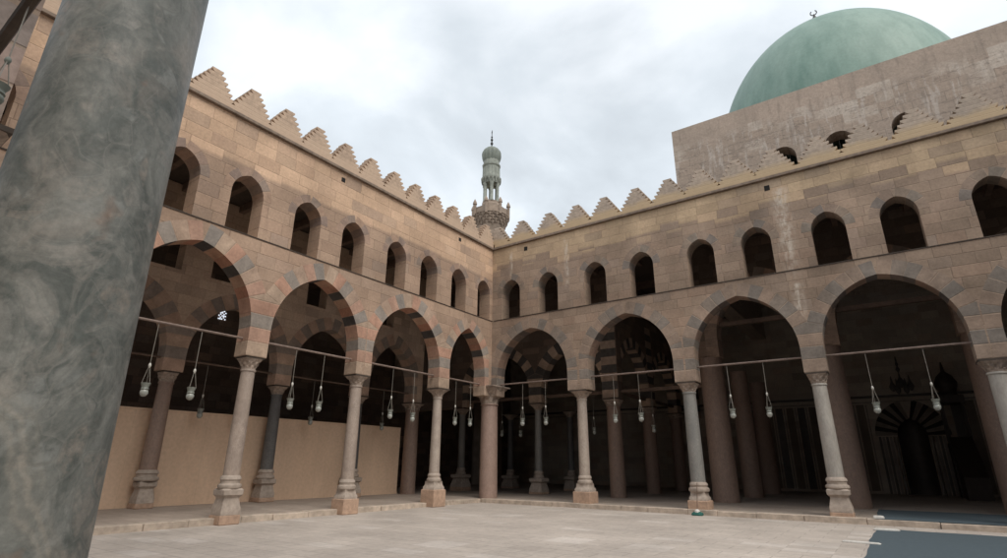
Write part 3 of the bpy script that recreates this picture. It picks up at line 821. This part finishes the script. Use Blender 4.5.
for z, r_ in ((6.9, .11), (7.2, .08), (7.45, .05)): lathe(bm, [(.02, z-.2), (r_, z), (.02, z+.2)], 8)
for v in bm.verts: v.co.y = v.co.y*.35-.03
obj('wall_ornament', bm, MARBD, qb)
SKYP = NT('daylight_glow_panes'); SKYP.b.inputs['Base Color'].default_value = (.8, .8, .8, 1); SKYP.b.inputs['Emission Color'].default_value = (.8, .88, 1, 1); SKYP.b.inputs['Emission Strength'].default_value = .7; SKYP = SKYP.m  # emission stands in for daylight behind the pierced windows
def grille(root, c, ax, label):
    bm = bmesh.new(); R_ = random.Random(5)
    for i in range(5):
        for j in range(6):
            if (i+j) % 2 and R_.random() < .8 or abs(i-2)+max(0, j-3) > 3: continue
            du = -.16+.08*i; dz = -.2+.08*j; q = .026
            if ax == 'x': box(bm, c[0]-.01, c[0]+.01, c[1]+du-q, c[1]+du+q, c[2]+dz-q, c[2]+dz+q)
            else: box(bm, c[0]+du-q, c[0]+du+q, c[1]-.01, c[1]+.01, c[2]+dz-q, c[2]+dz+q)
    obj('pierced_window', bm, SKYP, root)
grille(qb, (4.6-15.65, -.02, 8.8), 'y', '')
grille(OWL, (-11.4+.02-OWL.location.x, -7.1-OWL.location.y, 8.45), 'x', '')
# minbar
mb = thing('pulpit', (17.55, 16.9, .15), 'tall dark wooden pulpit with bulb topped canopy right of the prayer niche', 'pulpit')
obj('flight', nbox(-.45, .45, -3.2, -.5, 0, 1.0), WOODM, mb)
bm = bmesh.new(); vs = [bm.verts.new(c) for c in [(-.46, -3.2, 1.001), (-.46, -.5, 1.001), (-.46, -.5, 2.9), (.46, -3.2, 1.001), (.46, -.5, 1.001), (.46, -.5, 2.9)]]
for f in ((0, 1, 2), (3, 5, 4), (0, 2, 5, 3), (0, 3, 4, 1), (1, 4, 5, 2)): bm.faces.new([vs[i] for i in f])
obj('balustrade', bm, WOODM, mb)
obj('platform', nbox(-.5, .5, -.499, .9, 0, 2.6), WOODM, mb)
for sx in (-.42, .42):
    for sy in (-.4, .8): obj('post', nbox(sx-.06, sx+.06, sy-.06, sy+.06, 2.6, 4.6), WOODM, mb)
obj('canopy', nbox(-.55, .55, -.55, .95, 4.601, 5.0), WOODM, mb)
bm = bmesh.new(); lathe(bm, [(.42, 5.0), (.35, 5.2), (.48, 5.5), (.50, 5.7), (.35, 6.05), (.10, 6.3), (.03, 6.8)], 16, (0, .2, 0)); obj('bulb', bm, WOODM, mb, smooth=True)

# ---------------- ground, courtyard, platforms
bm = bmesh.new(); box(bm, -600, 600, -600, 600, -.3, -.02); struct('ground', bm, GRND)
bm = bmesh.new(); box(bm, -.35, 30, -20.2, .2, -.02, 0.0); struct('courtyard_floor', bm, PAVE)
ZP = .16
def plat(name, x0, x1, y0, y1): struct(name, nbox(x0, x1, y0, y1, -.02, ZP-.02), PORT)
LE, RE = -.30, -.22   # platform front edges
bm = bmesh.new(); box(bm, -11.4, LE-.35, -29, 18.9, -.019, ZP); struct('portico_floor', bm, PORT)
bm = bmesh.new(); box(bm, LE-.351, 30.5, RE+.35, 18.9, -.018, ZP-.001); struct('portico_floor', bm, PORT)
bm = bmesh.new(); box(bm, -.35, 30.5, -29, -20.15, -.017, ZP-.12); struct('portico_floor', bm, PORT)
def kerb(along, a, b, e0, e1):
    bm = bmesh.new(); p = a; r = random.Random(3)
    while p < b-.1:
        L = min(r.uniform(.9, 1.9), b-p); h = ZP+r.uniform(-.012, .014); o = r.uniform(-.03, .03)
        if along == 'y': box(bm, e0-.01, e1+o, p+.006, p+L-.006, -.01, h, .012)
        else: box(bm, p+.006, p+L-.006, e0+o, e1+.01, -.01, h, .012)
        p += L
    return struct('platform_edge', bm, EDGE)
kerb('y', -20.0, RE, LE-.36, LE); kerb('x', LE, 30, RE, RE+.36)

hd = thing('screen_wall', (-5.72, -8, ZP), 'plain beige board screen closing off the lower left portico', 'screen')
obj('board', nbox(-.05, .05, -12, 8.0, 0, 3.06), HOARD, hd)
obj('top_rail', nbox(-.07, .07, -12, 8.0, 3.061, 3.12), HOARD, hd)
obj('skirting', nbox(.051, .075, -12, 8.0, 0, .10), HOARD, hd)

# ---------------- columns
def column(x, y, z0, kind, r0, r1, ztop, shaft, label, base=GREYB, plinth=PINK, ph=.5, pw=.35, cap='bell', group=None, capmat=CAPST, rz=0, lean=0):
    t = thing('column', (x, y, z0), label, 'column', group, rz)
    H = ztop-z0
    zb = 0
    if kind == 'plinth':      # pink block, squarish base, rings
        obj('plinth', nbox(-pw, pw, -pw, pw, 0, ph, bev=.02), plinth, t)
        bm = bmesh.new(); w = min(pw*.86, .335)
        sqprof(bm, [(w, ph), (w, ph+.09), (w*.86, ph+.15), (w*.80, ph+.26), (w*.84, ph+.30)])
        lathe(bm, [(r0*1.34, ph+.29), (r0*1.42, ph+.34), (r0*1.36, ph+.40), (r0*1.16, ph+.43), (r0*1.16, ph+.47), (r0*1.24, ph+.50), (r0*1.2, ph+.55), (r0*1.02, ph+.60)], 24)
        obj('base', bm, base, t, smooth=True); zb = ph+.58
    elif kind == 'pedestal':  # low pink block, waisted square pedestal, rings
        obj('plinth', nbox(-pw, pw, -pw, pw, 0, ph, bev=.02), plinth, t)
        bm = bmesh.new(); w = pw*.97
        sqprof(bm, [(w, ph), (w, ph+.14), (w*.93, ph+.20), (w*.78, ph+.40), (w*.80, ph+.44), (w*1.0, ph+.50), (w*1.02, ph+.62), (w*.88, ph+.66)])
        lathe(bm, [(r0*1.3, ph+.655), (r0*1.42, ph+.70), (r0*1.38, ph+.76), (r0*1.15, ph+.79), (r0*1.15, ph+.86), (r0*1.27, ph+.89), (r0*1.22, ph+.95), (r0*1.02, ph+1.0)], 24)
        obj('base', bm, base, t, smooth=True); zb = ph+.98
    ch = {'bell': .42, 'tall': .85, 'small': .3, 'none': 0}[cap]
    zt = H-ch
    bm = bmesh.new(); prof = []
    for i in range(13):
        f = i/12; prof.append((r0+(r1-r0)*f**1.4, zb+(zt-zb)*f))
    prof[-1] = (r1, zt)
    if cap != 'none': prof += [(r1*1.10, zt+.001), (r1*1.13, zt+.03), (r1*1.08, zt+.06)]
    lathe(bm, prof, 36); obj('shaft', bm, shaft, t, smooth=True)
    if cap != 'none':
        bm = bmesh.new(); n = 32; rings = []
        zz = zt+.055; hh = H-.055-zz
        W = pw*.95 if cap != 'tall' else r1*1.75
        for j in range(9):
            f = j/8
            rr = r1*1.02+(W*1.05-r1*1.02)*f**1.7
            leaf = .06*math.sin(f*PI)*r1/.2
            ring = []
            for i in range(n):
                a = 2*PI*i/n
                sq = 1/max(abs(math.cos(a)), abs(math.sin(a)))
                q = rr*(1+(min(sq, 1.28)-1)*f*f)+leaf*.5*math.cos(8*a+(PI if 2 < j < 6 else 0))
                ring.append(bm.verts.new((q*math.cos(a), q*math.sin(a), zz+hh*f)))
            rings.append(ring)
        for A, B in zip(rings, rings[1:]):
            for i in range(n): bm.faces.new((A[i], A[(i+1) % n], B[(i+1) % n], B[i]))
        bm.faces.new(rings[0][::-1]); bm.faces.new(rings[-1])
        c = obj('capital', bm, capmat, t, smooth=True)
        obj('abacus', nbox(-W*1.06, W*1.06, -W*1.06, W*1.06, H-.056, H-.004), WOODD if cap != 'tall' else capmat, c)
    return t

GF = 'columns of the courtyard arcades'
GI = 'columns inside the porticoes'
zt = ZI+.003
column(-.31, -11.58, 0, 'pedestal', .215, .19, zt, BUFF, 'buff marble column on a waisted grey pedestal, nearest of the left facade', ph=.24, pw=.285, group=GF)
column(-.31, -7.55, 0, 'plinth', .215, .19, zt, BUFF, 'buff column on pink plinth in front of the beige screen, second from the green column', ph=.47, pw=.315, group=GF)
column(-.31, -3.28, 0, 'plinth', .205, .175, zt, CREAM, 'pale slim column on tall pink plinth just left of the corner column', ph=.62, group=GF)
column(-.31, -15.75, 0, 'plinth', .215, .19, zt, BUFF, 'left facade column hidden behind the big green marble column', ph=.47, group=GF)
column(-.28, .28, ZP-.02, 'none', .40, .375, 4.97, RED, 'thick red granite column without base at the inner corner of the courtyard', cap='tall', group=GF, plinth=PINK)
column(4.47, .31, 0, 'plinth', .215, .195, zt, CREAM, 'cream column on pink plinth, first right of the corner column', ph=.58, pw=.37, group=GF)
column(8.90, .31, 0, 'plinth', .25, .225, zt, GREY, 'speckled grey marble column on pink plinth, with a mop at its foot', ph=.44, pw=.345, group=GF)
column(13.13, .31, 0, 'pedestal', .235, .21, zt, WHITE, 'pale veined column on waisted pedestal left of the bay with the carpet', ph=.28, pw=.31, group=GF)
column(17.55, .31, 0, 'pedestal', .24, .215, zt, WHITE, 'pale column cut by the right edge of the photo', ph=.28, pw=.36, group=GF)
column(21.95, .31, 0, 'pedestal', .24, .215, zt, WHITE, 'column of the right facade outside the right edge', ph=.28, pw=.36, group=GF)
# foreground column and its neighbours
fx, fy = NX, NY
fg = thing('column', (fx, fy, 0), 'massive mottled green marble column filling the left foreground', 'column', GF)
bm = bmesh.new(); prof = []
for i in range(25):
    z = .45+3.75*i/24; prof.append(((.3165-.0155*(z-.45)**1.05+.004*math.sin(z*2))*.8, z))
lathe(bm, prof, 64); obj('shaft', bm, GREEN, fg, smooth=True)
bm = bmesh.new(); sqprof(bm, [(.34, 0), (.34, .2), (.31, .26)]); lathe(bm, [(.29, .25), (.32, .32), (.29, .40), (.256, .46)], 40); obj('base', bm, GREYB, fg, smooth=True)
bm = bmesh.new(); lathe(bm, [(.21, 4.19), (.235, 4.22), (.22, 4.25), (.27, 4.4), (.32, 4.44)], 32); sqprof(bm, [(.32, 4.43), (.34, 4.499)]); obj('capital', bm, CAPST, fg, smooth=True)
for i, kx in enumerate((-2, -1, 1, 2)):
    column(NX+4.4*kx, NY, 0, 'plinth', .24, .21, zt, GREY, ['dark column of the near arcade farthest left', 'dark near arcade column glimpsed left of the green column', 'near arcade column out of frame to the right', 'far near arcade column out of frame to the right'][i], ph=.4, group=GF)
# inner columns
column(-5.2, -11.65, ZP, 'pedestal', .26, .22, zt, RED2, 'brown marble column on grey base against the beige screen, left of the dark grey one', ph=.16, pw=.27, group=GI)
column(-5.2, -7.45, ZP, 'pedestal', .24, .20, zt, DGREY, 'dark grey column on grey base in front of the beige screen', ph=.16, pw=.31, group=GI)
column(-5.2, -3.3, ZP, 'pedestal', .24, .20, zt, DGREY, 'inner column hidden behind the second buff column', ph=.16, pw=.36, group=GI)
column(-5.2, .28, ZP, 'none', .36, .33, zt, RED2, 'thick brown granite column at the right end of the beige screen', pw=.46, group=GI)
column(-5.4, 4.6, ZP, 'pedestal', .2, .17, ZI+.1, GREY, 'slim shaded column deep behind the corner bay, left of the corner column', ph=.2, pw=.42, group=GI)
column(-.30, 4.6, ZP, 'pedestal', .19, .17, ZI+.1, GREY, 'slim grey column on grey base seen through the bay right of the corner column', ph=.1, pw=.38, group=GI)
column(-.9, 9.2, ZP, 'pedestal', .19, .17, 4.6, DGREY, 'dim slim column just left of the cream column, deep in shade', ph=.1, pw=.36, group=GI)
column(-5.2, 9.2, ZP, 'pedestal', .19, .17, 4.6, DGREY, 'very dim column just right of the thick corner column', ph=.1, pw=.42, group=GI)
column(3.97, 4.6, ZP, 'none', .365, .33, ZI+.1, RED2, 'round brown granite column seen right of the cream column', pw=.42, group=GI)
column(3.97, 9.2, ZP, 'none', .36, .33, 4.6, RED2, 'dim brown column directly behind the round brown granite column', pw=.42, group=GI)
column(3.97, 13.8, ZP, 'none', .36, .33, 4.6, RED2, 'farthest dim brown column behind the round brown granite column', pw=.42, group=GI)
column(8.70, 4.68, ZP, 'none', .52, .47, 6.1, RED2, 'massive red granite column leaning in view just right of the speckled grey column', pw=.505, cap='none', group=GI)
column(8.85, 9.2, ZP, 'none', .44, .40, 6.1, RED2, 'dim granite column to the right of the massive red granite one', pw=.5, cap='none', group=GI)
column(8.85, 13.8, ZP, 'none', .44, .40, 6.1, RED2, 'dimmest granite column behind the bay of the speckled grey column', pw=.5, cap='none', group=GI)
column(13.22, 4.68, ZP, 'none', .53, .48, 6.1, RED2, 'massive brown granite column half hidden behind the pale veined column', pw=.505, cap='none', group=GI)
column(17.88, 4.68, ZP, 'none', .53, .48, 6.1, RED2, 'massive brown granite column right of the prayer niche', pw=.505, cap='none', group=GI)
column(22.45, 4.68, ZP, 'none', .53, .48, 6.1, RED2, 'massive granite column beyond the right edge', pw=.505, cap='none', group=GI)

# ---------------- hanging lamps
def make_lamp():
    t = thing('hanging_lamp', (0, 0, 0), '', 'lamp', 'glass lamps hanging from the arcade tie rods')
    obj('cord', ntube((0, 0, 0), (0, 0, -1.10), .010), METAL, t)
    bm = bmesh.new(); lathe(bm, [(.01, -1.17), (.035, -1.13), (.04, -1.10), (.03, -1.06), (.01, -1.04)], 10); obj('bead', bm, BEAD, t, smooth=True)
    for k in range(3):
        a = 2*PI*k/3+.5; obj('chain', ntube((.02*math.cos(a), .02*math.sin(a), -1.14), (.115*math.cos(a), .115*math.sin(a), -1.57), .008, 5), METAL, t)
    bm = bmesh.new(); lathe(bm, [(.085, -1.715), (.105, -1.69), (.088, -1.65), (.092, -1.63), (.122, -1.555), (.126, -1.54), (.11, -1.54), (.075, -1.64)], 18); obj('lamp_collar', bm, COLLAR, t, smooth=True)
    bm = bmesh.new(); lathe(bm, [(.015, -1.875), (.05, -1.868), (.09, -1.83), (.107, -1.78), (.10, -1.735), (.083, -1.712)], 18); obj('glass_bulb', bm, GLASS, t, smooth=True)
    return t
LAMP = make_lamp(); used = [False]
def lamp(x, y, z, label, s=1.):
    o = LAMP if not used[0] else copy_tree(LAMP)
    used[0] = True; o.location = (x, y, z); o['label'] = label; q_ = random.Random(int((x*7+y*13)*10)); k_ = q_.uniform(.84, .94); o.scale = (k_, k_, q_.uniform(.985, 1.02)); o.rotation_euler = (q_.uniform(-.012, .012), q_.uniform(-.012, .012), q_.uniform(0, 6)); return o
bays = {'L1': 'bay beside the green column', 'L2': 'second bay of the left facade', 'L3': 'third bay of the left facade', 'L4': 'narrow bay left of the corner column',
        'R1': 'bay right of the corner column', 'R2': 'bay between the cream and speckled grey columns', 'R3': 'bay between the speckled grey and pale veined columns', 'R4': 'bay in front of the prayer niche'}
for k, y1, y2 in (('L1', -14.2, -13.08), ('L2', -10.08, -9.0), ('L3', -5.85, -4.70), ('L4', -2.14, -1.12)):
    lamp(-.3, y1, 5.0, 'left front lamp in the '+bays[k]); lamp(-.3, y2, 5.0, 'right front lamp in the '+bays[k])
for k, x1, x2 in (('R1', 1.55, 2.72), ('R2', 5.92, 6.97), ('R3', 10.33, 11.54), ('R4', 14.55, 16.02)):
    lamp(x1, .3, 5.02, 'left front lamp in the '+bays[k]); lamp(x2, .3, 5.02, 'right front lamp in the '+bays[k])
INNER_LAMPS = [(-5.2, -10.35, 4.93, 'dim lamp hanging behind the bay beside the green column, in front of dark void'), (-5.2, -9.0, 4.93, 'dimmer inner lamp above the screen left of the dark grey column'), (-5.2, -5.75, 4.93, 'dim inner lamp above the screen in the second left bay'),
               (-5.2, -1.75, 4.93, 'dim inner lamp above the screen in the third left bay'), (-2.6, 4.6, 4.83, 'dim inner lamp in the dark behind the narrow corner bay'), (-1.4, 4.6, 4.83, 'dim inner lamp just right of the corner column'), (2.9, 4.6, 4.83, 'dim inner lamp right of the cream column'),
               (5.9, 4.6, 4.83, 'dim inner lamp left of the speckled grey column'), (7.55, 4.6, 4.83, 'dim inner lamp beside the massive red granite column')]
nl = lamp(9.92, -19.64, 5.0, 'dark lamp at the far left edge, hanging behind the green marble column')
nl.scale = (.55, .55, .50)
for ch in nl.children:
    if ch.name.startswith(('lamp_collar', 'glass_bulb', 'bead')):
        ch.material_slots[0].link = 'OBJECT'; ch.material_slots[0].material = MINBU
for x, y, z, lb in INNER_LAMPS: lamp(x, y, z, lb)

# ---------------- carpets and small things
def carpet_bm(x0, x1, y0, y1, h, seed):
    bm = bmesh.new(); r = random.Random(seed); nx, ny = int((x1-x0)/.25), int((y1-y0)/.25)
    ph = [r.uniform(0, 6) for _ in range(6)]
    g = []
    for i in range(nx+1):
        row = []
        for j in range(ny+1):
            x = x0+(x1-x0)*i/nx; y = y0+(y1-y0)*j/ny
            e = .025*math.sin(y*1.3+ph[0])+.012*math.sin(y*3.7+ph[1]); e2 = .025*math.sin(x*1.1+ph[2])+.012*math.sin(x*4.1+ph[3])
            fx_, fy_ = 1-i/nx, 1-j/ny
            z = h+.006*max(0, math.sin(x*2.1+y*.7+ph[4]))**6+.005*max(0, math.sin(y*2.6-x*.5+ph[5]))**8
            row.append(bm.verts.new((x+e*(fx_ if fx_ > .9 else 0), y+e2*(fy_ if fy_ > .9 else (-(1-fy_) if fy_ < .1 else 0)), z)))
        g.append(row)
    for i in range(nx):
        for j in range(ny): bm.faces.new((g[i][j], g[i+1][j], g[i+1][j+1], g[i][j+1]))
    ret = bmesh.ops.extrude_face_region(bm, geom=bm.faces[:])
    for v in ret['geom']:
        if isinstance(v, bmesh.types.BMVert): v.co.z = 0
    return bm
c1 = obj('carpet', carpet_bm(-3.2, 6, -5.5, 5.1, .012, 3), CARPET); c1.location = (17.2, -6.5, .001); tag(c1, 'large blue grey carpet on the courtyard floor at the lower right', 'carpet')
c2 = obj('carpet', carpet_bm(-3.05, 5, -.95, 3.3, .014, 8), CARPET); c2.location = (17.0, .85, ZP+.002); tag(c2, 'blue grey carpet strip on the portico step behind the courtyard carpet', 'carpet')
WHT = plain('white_wrap', (.62, .60, .56), .6, .15, 20)
def weight(x, y, z, L, w, h, rz, label):
    bm = bmesh.new(); sqprof(bm, [(.5, 0), (.52, .5), (.46, .9), (.3, 1.)])
    for v in bm.verts: v.co = Vector((v.co.x*L, v.co.y*w, v.co.z*h))
    o = obj('carpet_weight', bm, WHT, smooth=True); o.location = (x, y, z); o.rotation_euler = (0, 0, rz); tag(o, label, 'weight', 'white bundles along the carpet edges')
weight(14.05, -.02, ZP+.0135, .26, .16, .08, .2, 'small white bundle on the carpet strip corner beside the pale column')
weight(14.25, -1.75, .0125, .55, .16, .05, .1, 'white bundle on the back corner of the large carpet')
weight(13.85, -5.0, .002, .7, .14, .04, -.1, 'long white bundle lying by the left edge of the large carpet')
mp = thing('mop', (8.98, -.42, 0), 'green headed mop leaning upright against the speckled grey column plinth', 'mop')
bm = bmesh.new(); sqprof(bm, [(.10, 0), (.12, .03), (.10, .09), (.05, .13)])
for v in bm.verts: v.co.x *= 1.5
obj('mop_head', bm, plain('green_mop', (.02, .11, .09), .8, .3, 30), mp, smooth=True)
bm = bmesh.new(); lathe(bm, [(.10, .10), (.09, .15), (.03, .2)], 12); obj('mop_collar', bm, WHT, mp, smooth=True)
obj('handle', ntube((0, 0, .12), (-.02, .36, 1.02), .013, 8), WOODB, mp)

# ------------------------------------------------------------------ camera
yaw, pitch, roll = 0.6146, 0.3302, 0.0080
cam = bpy.data.cameras.new('camera'); co = bpy.data.objects.new('camera', cam); COL.objects.link(co)
f = Vector((-math.sin(yaw)*math.cos(pitch), math.cos(yaw)*math.cos(pitch), math.sin(pitch)))
r = Vector((math.cos(yaw), math.sin(yaw), 0)); u = r.cross(f)
r2 = r*math.cos(roll)+u*math.sin(roll); u2 = -r*math.sin(roll)+u*math.cos(roll)
co.matrix_world = Matrix(((r2.x, u2.x, -f.x, 14.9017), (r2.y, u2.y, -f.y, -20.1872), (r2.z, u2.z, -f.z, 1.6), (0, 0, 0, 1)))
cam.sensor_width = 36; cam.sensor_fit = 'HORIZONTAL'; cam.lens = 537.765/1007*36
cam.clip_start = .05; cam.clip_end = 3000
S.camera = co

# ------------------------------------------------------------------ light: overcast sky + weak wide sun
SUN_EL, SUN_AZ = rad(52), rad(110)   # azimuth clockwise from +y
sd = Vector((math.cos(SUN_EL)*math.sin(SUN_AZ), math.cos(SUN_EL)*math.cos(SUN_AZ), math.sin(SUN_EL)))
sl = bpy.data.lights.new('sun', 'SUN'); sl.energy = 1.5; sl.angle = rad(40); sl.color = (1, .945, .86)
so = bpy.data.objects.new('sun', sl); COL.objects.link(so); so.rotation_euler = sd.to_track_quat('Z', 'Y').to_euler()
W = bpy.data.worlds.new('World'); S.world = W; W.use_nodes = True
t = W.node_tree; t.nodes.clear()
N = t.nodes.new; Lk = t.links.new
out = N('ShaderNodeOutputWorld'); bg = N('ShaderNodeBackground'); Lk(bg.outputs[0], out.inputs[0]); bg.inputs[1].default_value = .10
sky = N('ShaderNodeTexSky'); sky.sky_type = 'NISHITA'; sky.sun_disc = False; sky.sun_elevation = SUN_EL; sky.sun_rotation = SUN_AZ; sky.air_density = 1; sky.dust_density = 3
tc = N('ShaderNodeTexCoord'); sep = N('ShaderNodeSeparateXYZ'); Lk(tc.outputs['Generated'], sep.inputs[0])
zz = N('ShaderNodeMath'); zz.operation = 'ADD'; Lk(sep.outputs[2], zz.inputs[0]); zz.inputs[1].default_value = .25
zm = N('ShaderNodeMath'); zm.operation = 'MAXIMUM'; Lk(zz.outputs[0], zm.inputs[0]); zm.inputs[1].default_value = .12
dv = N('ShaderNodeVectorMath'); dv.operation = 'DIVIDE'; Lk(tc.outputs['Generated'], dv.inputs[0])
cb = N('ShaderNodeCombineXYZ')
for i in range(3): Lk(zm.outputs[0], cb.inputs[i])
Lk(cb.outputs[0], dv.inputs[1])
def cn(scale, det, rough, dist, off):
    mpn = N('ShaderNodeMapping'); Lk(dv.outputs[0], mpn.inputs[0]); mpn.inputs['Location'].default_value = off
    n = N('ShaderNodeTexNoise'); Lk(mpn.outputs[0], n.inputs['Vector']); n.inputs['Scale'].default_value = scale; n.inputs['Detail'].default_value = det
    n.inputs['Roughness'].default_value = rough; n.inputs['Distortion'].default_value = dist; return n.outputs['Fac']
n1 = cn(1.7, 7, .52, .35, (.3, 1.7, 0)); n2 = cn(.8, 3, .5, .2, (4.1, .4, 0))
av = N('ShaderNodeMath'); av.operation = 'MULTIPLY_ADD'; Lk(n1, av.inputs[0]); av.inputs[1].default_value = .65
sc2 = N('ShaderNodeMath'); sc2.operation = 'MULTIPLY'; Lk(n2, sc2.inputs[0]); sc2.inputs[1].default_value = .35; Lk(sc2.outputs[0], av.inputs[2])
cr = N('ShaderNodeValToRGB'); Lk(av.outputs[0], cr.inputs[0])
e = cr.color_ramp.elements
e[0].position = .40; e[0].color = (4.5, 4.88, 5.22, 1)
e[1].position = .58; e[1].color = (6.9, 7.25, 7.6, 1)
m = cr.color_ramp.elements.new(.49); m.color = (5.4, 5.85, 6.25, 1)
DARK = cr.outputs[0]
for dvec, lo, hi, amt in (((-.3994, .6397, .6567), .955, .992, .90), ((-.165, .715, .678), .965, .995, .93)):
    dp = N('ShaderNodeVectorMath'); dp.operation = 'DOT_PRODUCT'; Lk(tc.outputs['Generated'], dp.inputs[0]); dp.inputs[1].default_value = Vector(dvec).normalized()
    ad = N('ShaderNodeMath'); ad.operation = 'MULTIPLY_ADD'; Lk(n1, ad.inputs[0]); ad.inputs[1].default_value = -.09; Lk(dp.outputs['Value'], ad.inputs[2])
    mr = N('ShaderNodeMapRange'); mr.interpolation_type = 'SMOOTHSTEP'; Lk(ad.outputs[0], mr.inputs[0]); mr.inputs[1].default_value = lo-.045; mr.inputs[2].default_value = hi-.045; mr.inputs[3].default_value = 1; mr.inputs[4].default_value = amt
    sc_ = N('ShaderNodeVectorMath'); sc_.operation = 'SCALE'; Lk(DARK, sc_.inputs[0]); Lk(mr.outputs[0], sc_.inputs[3]); DARK = sc_.outputs[0]
mx_ = N('ShaderNodeMix'); mx_.data_type = 'RGBA'; mx_.inputs[0].default_value = .93
Lk(sky.outputs[0], mx_.inputs[6]); Lk(DARK, mx_.inputs[7]); Lk(mx_.outputs[2], bg.inputs[0])

S.view_settings.view_transform = 'Standard'; S.view_settings.look = 'None'; S.view_settings.exposure = .70; S.view_settings.gamma = 1
S.view_settings.use_curve_mapping = False
S.render.engine = 'CYCLES'
S.cycles.max_bounces = 6; S.cycles.diffuse_bounces = 4; S.cycles.use_denoising = True
S.cycles.sample_clamp_indirect = 4
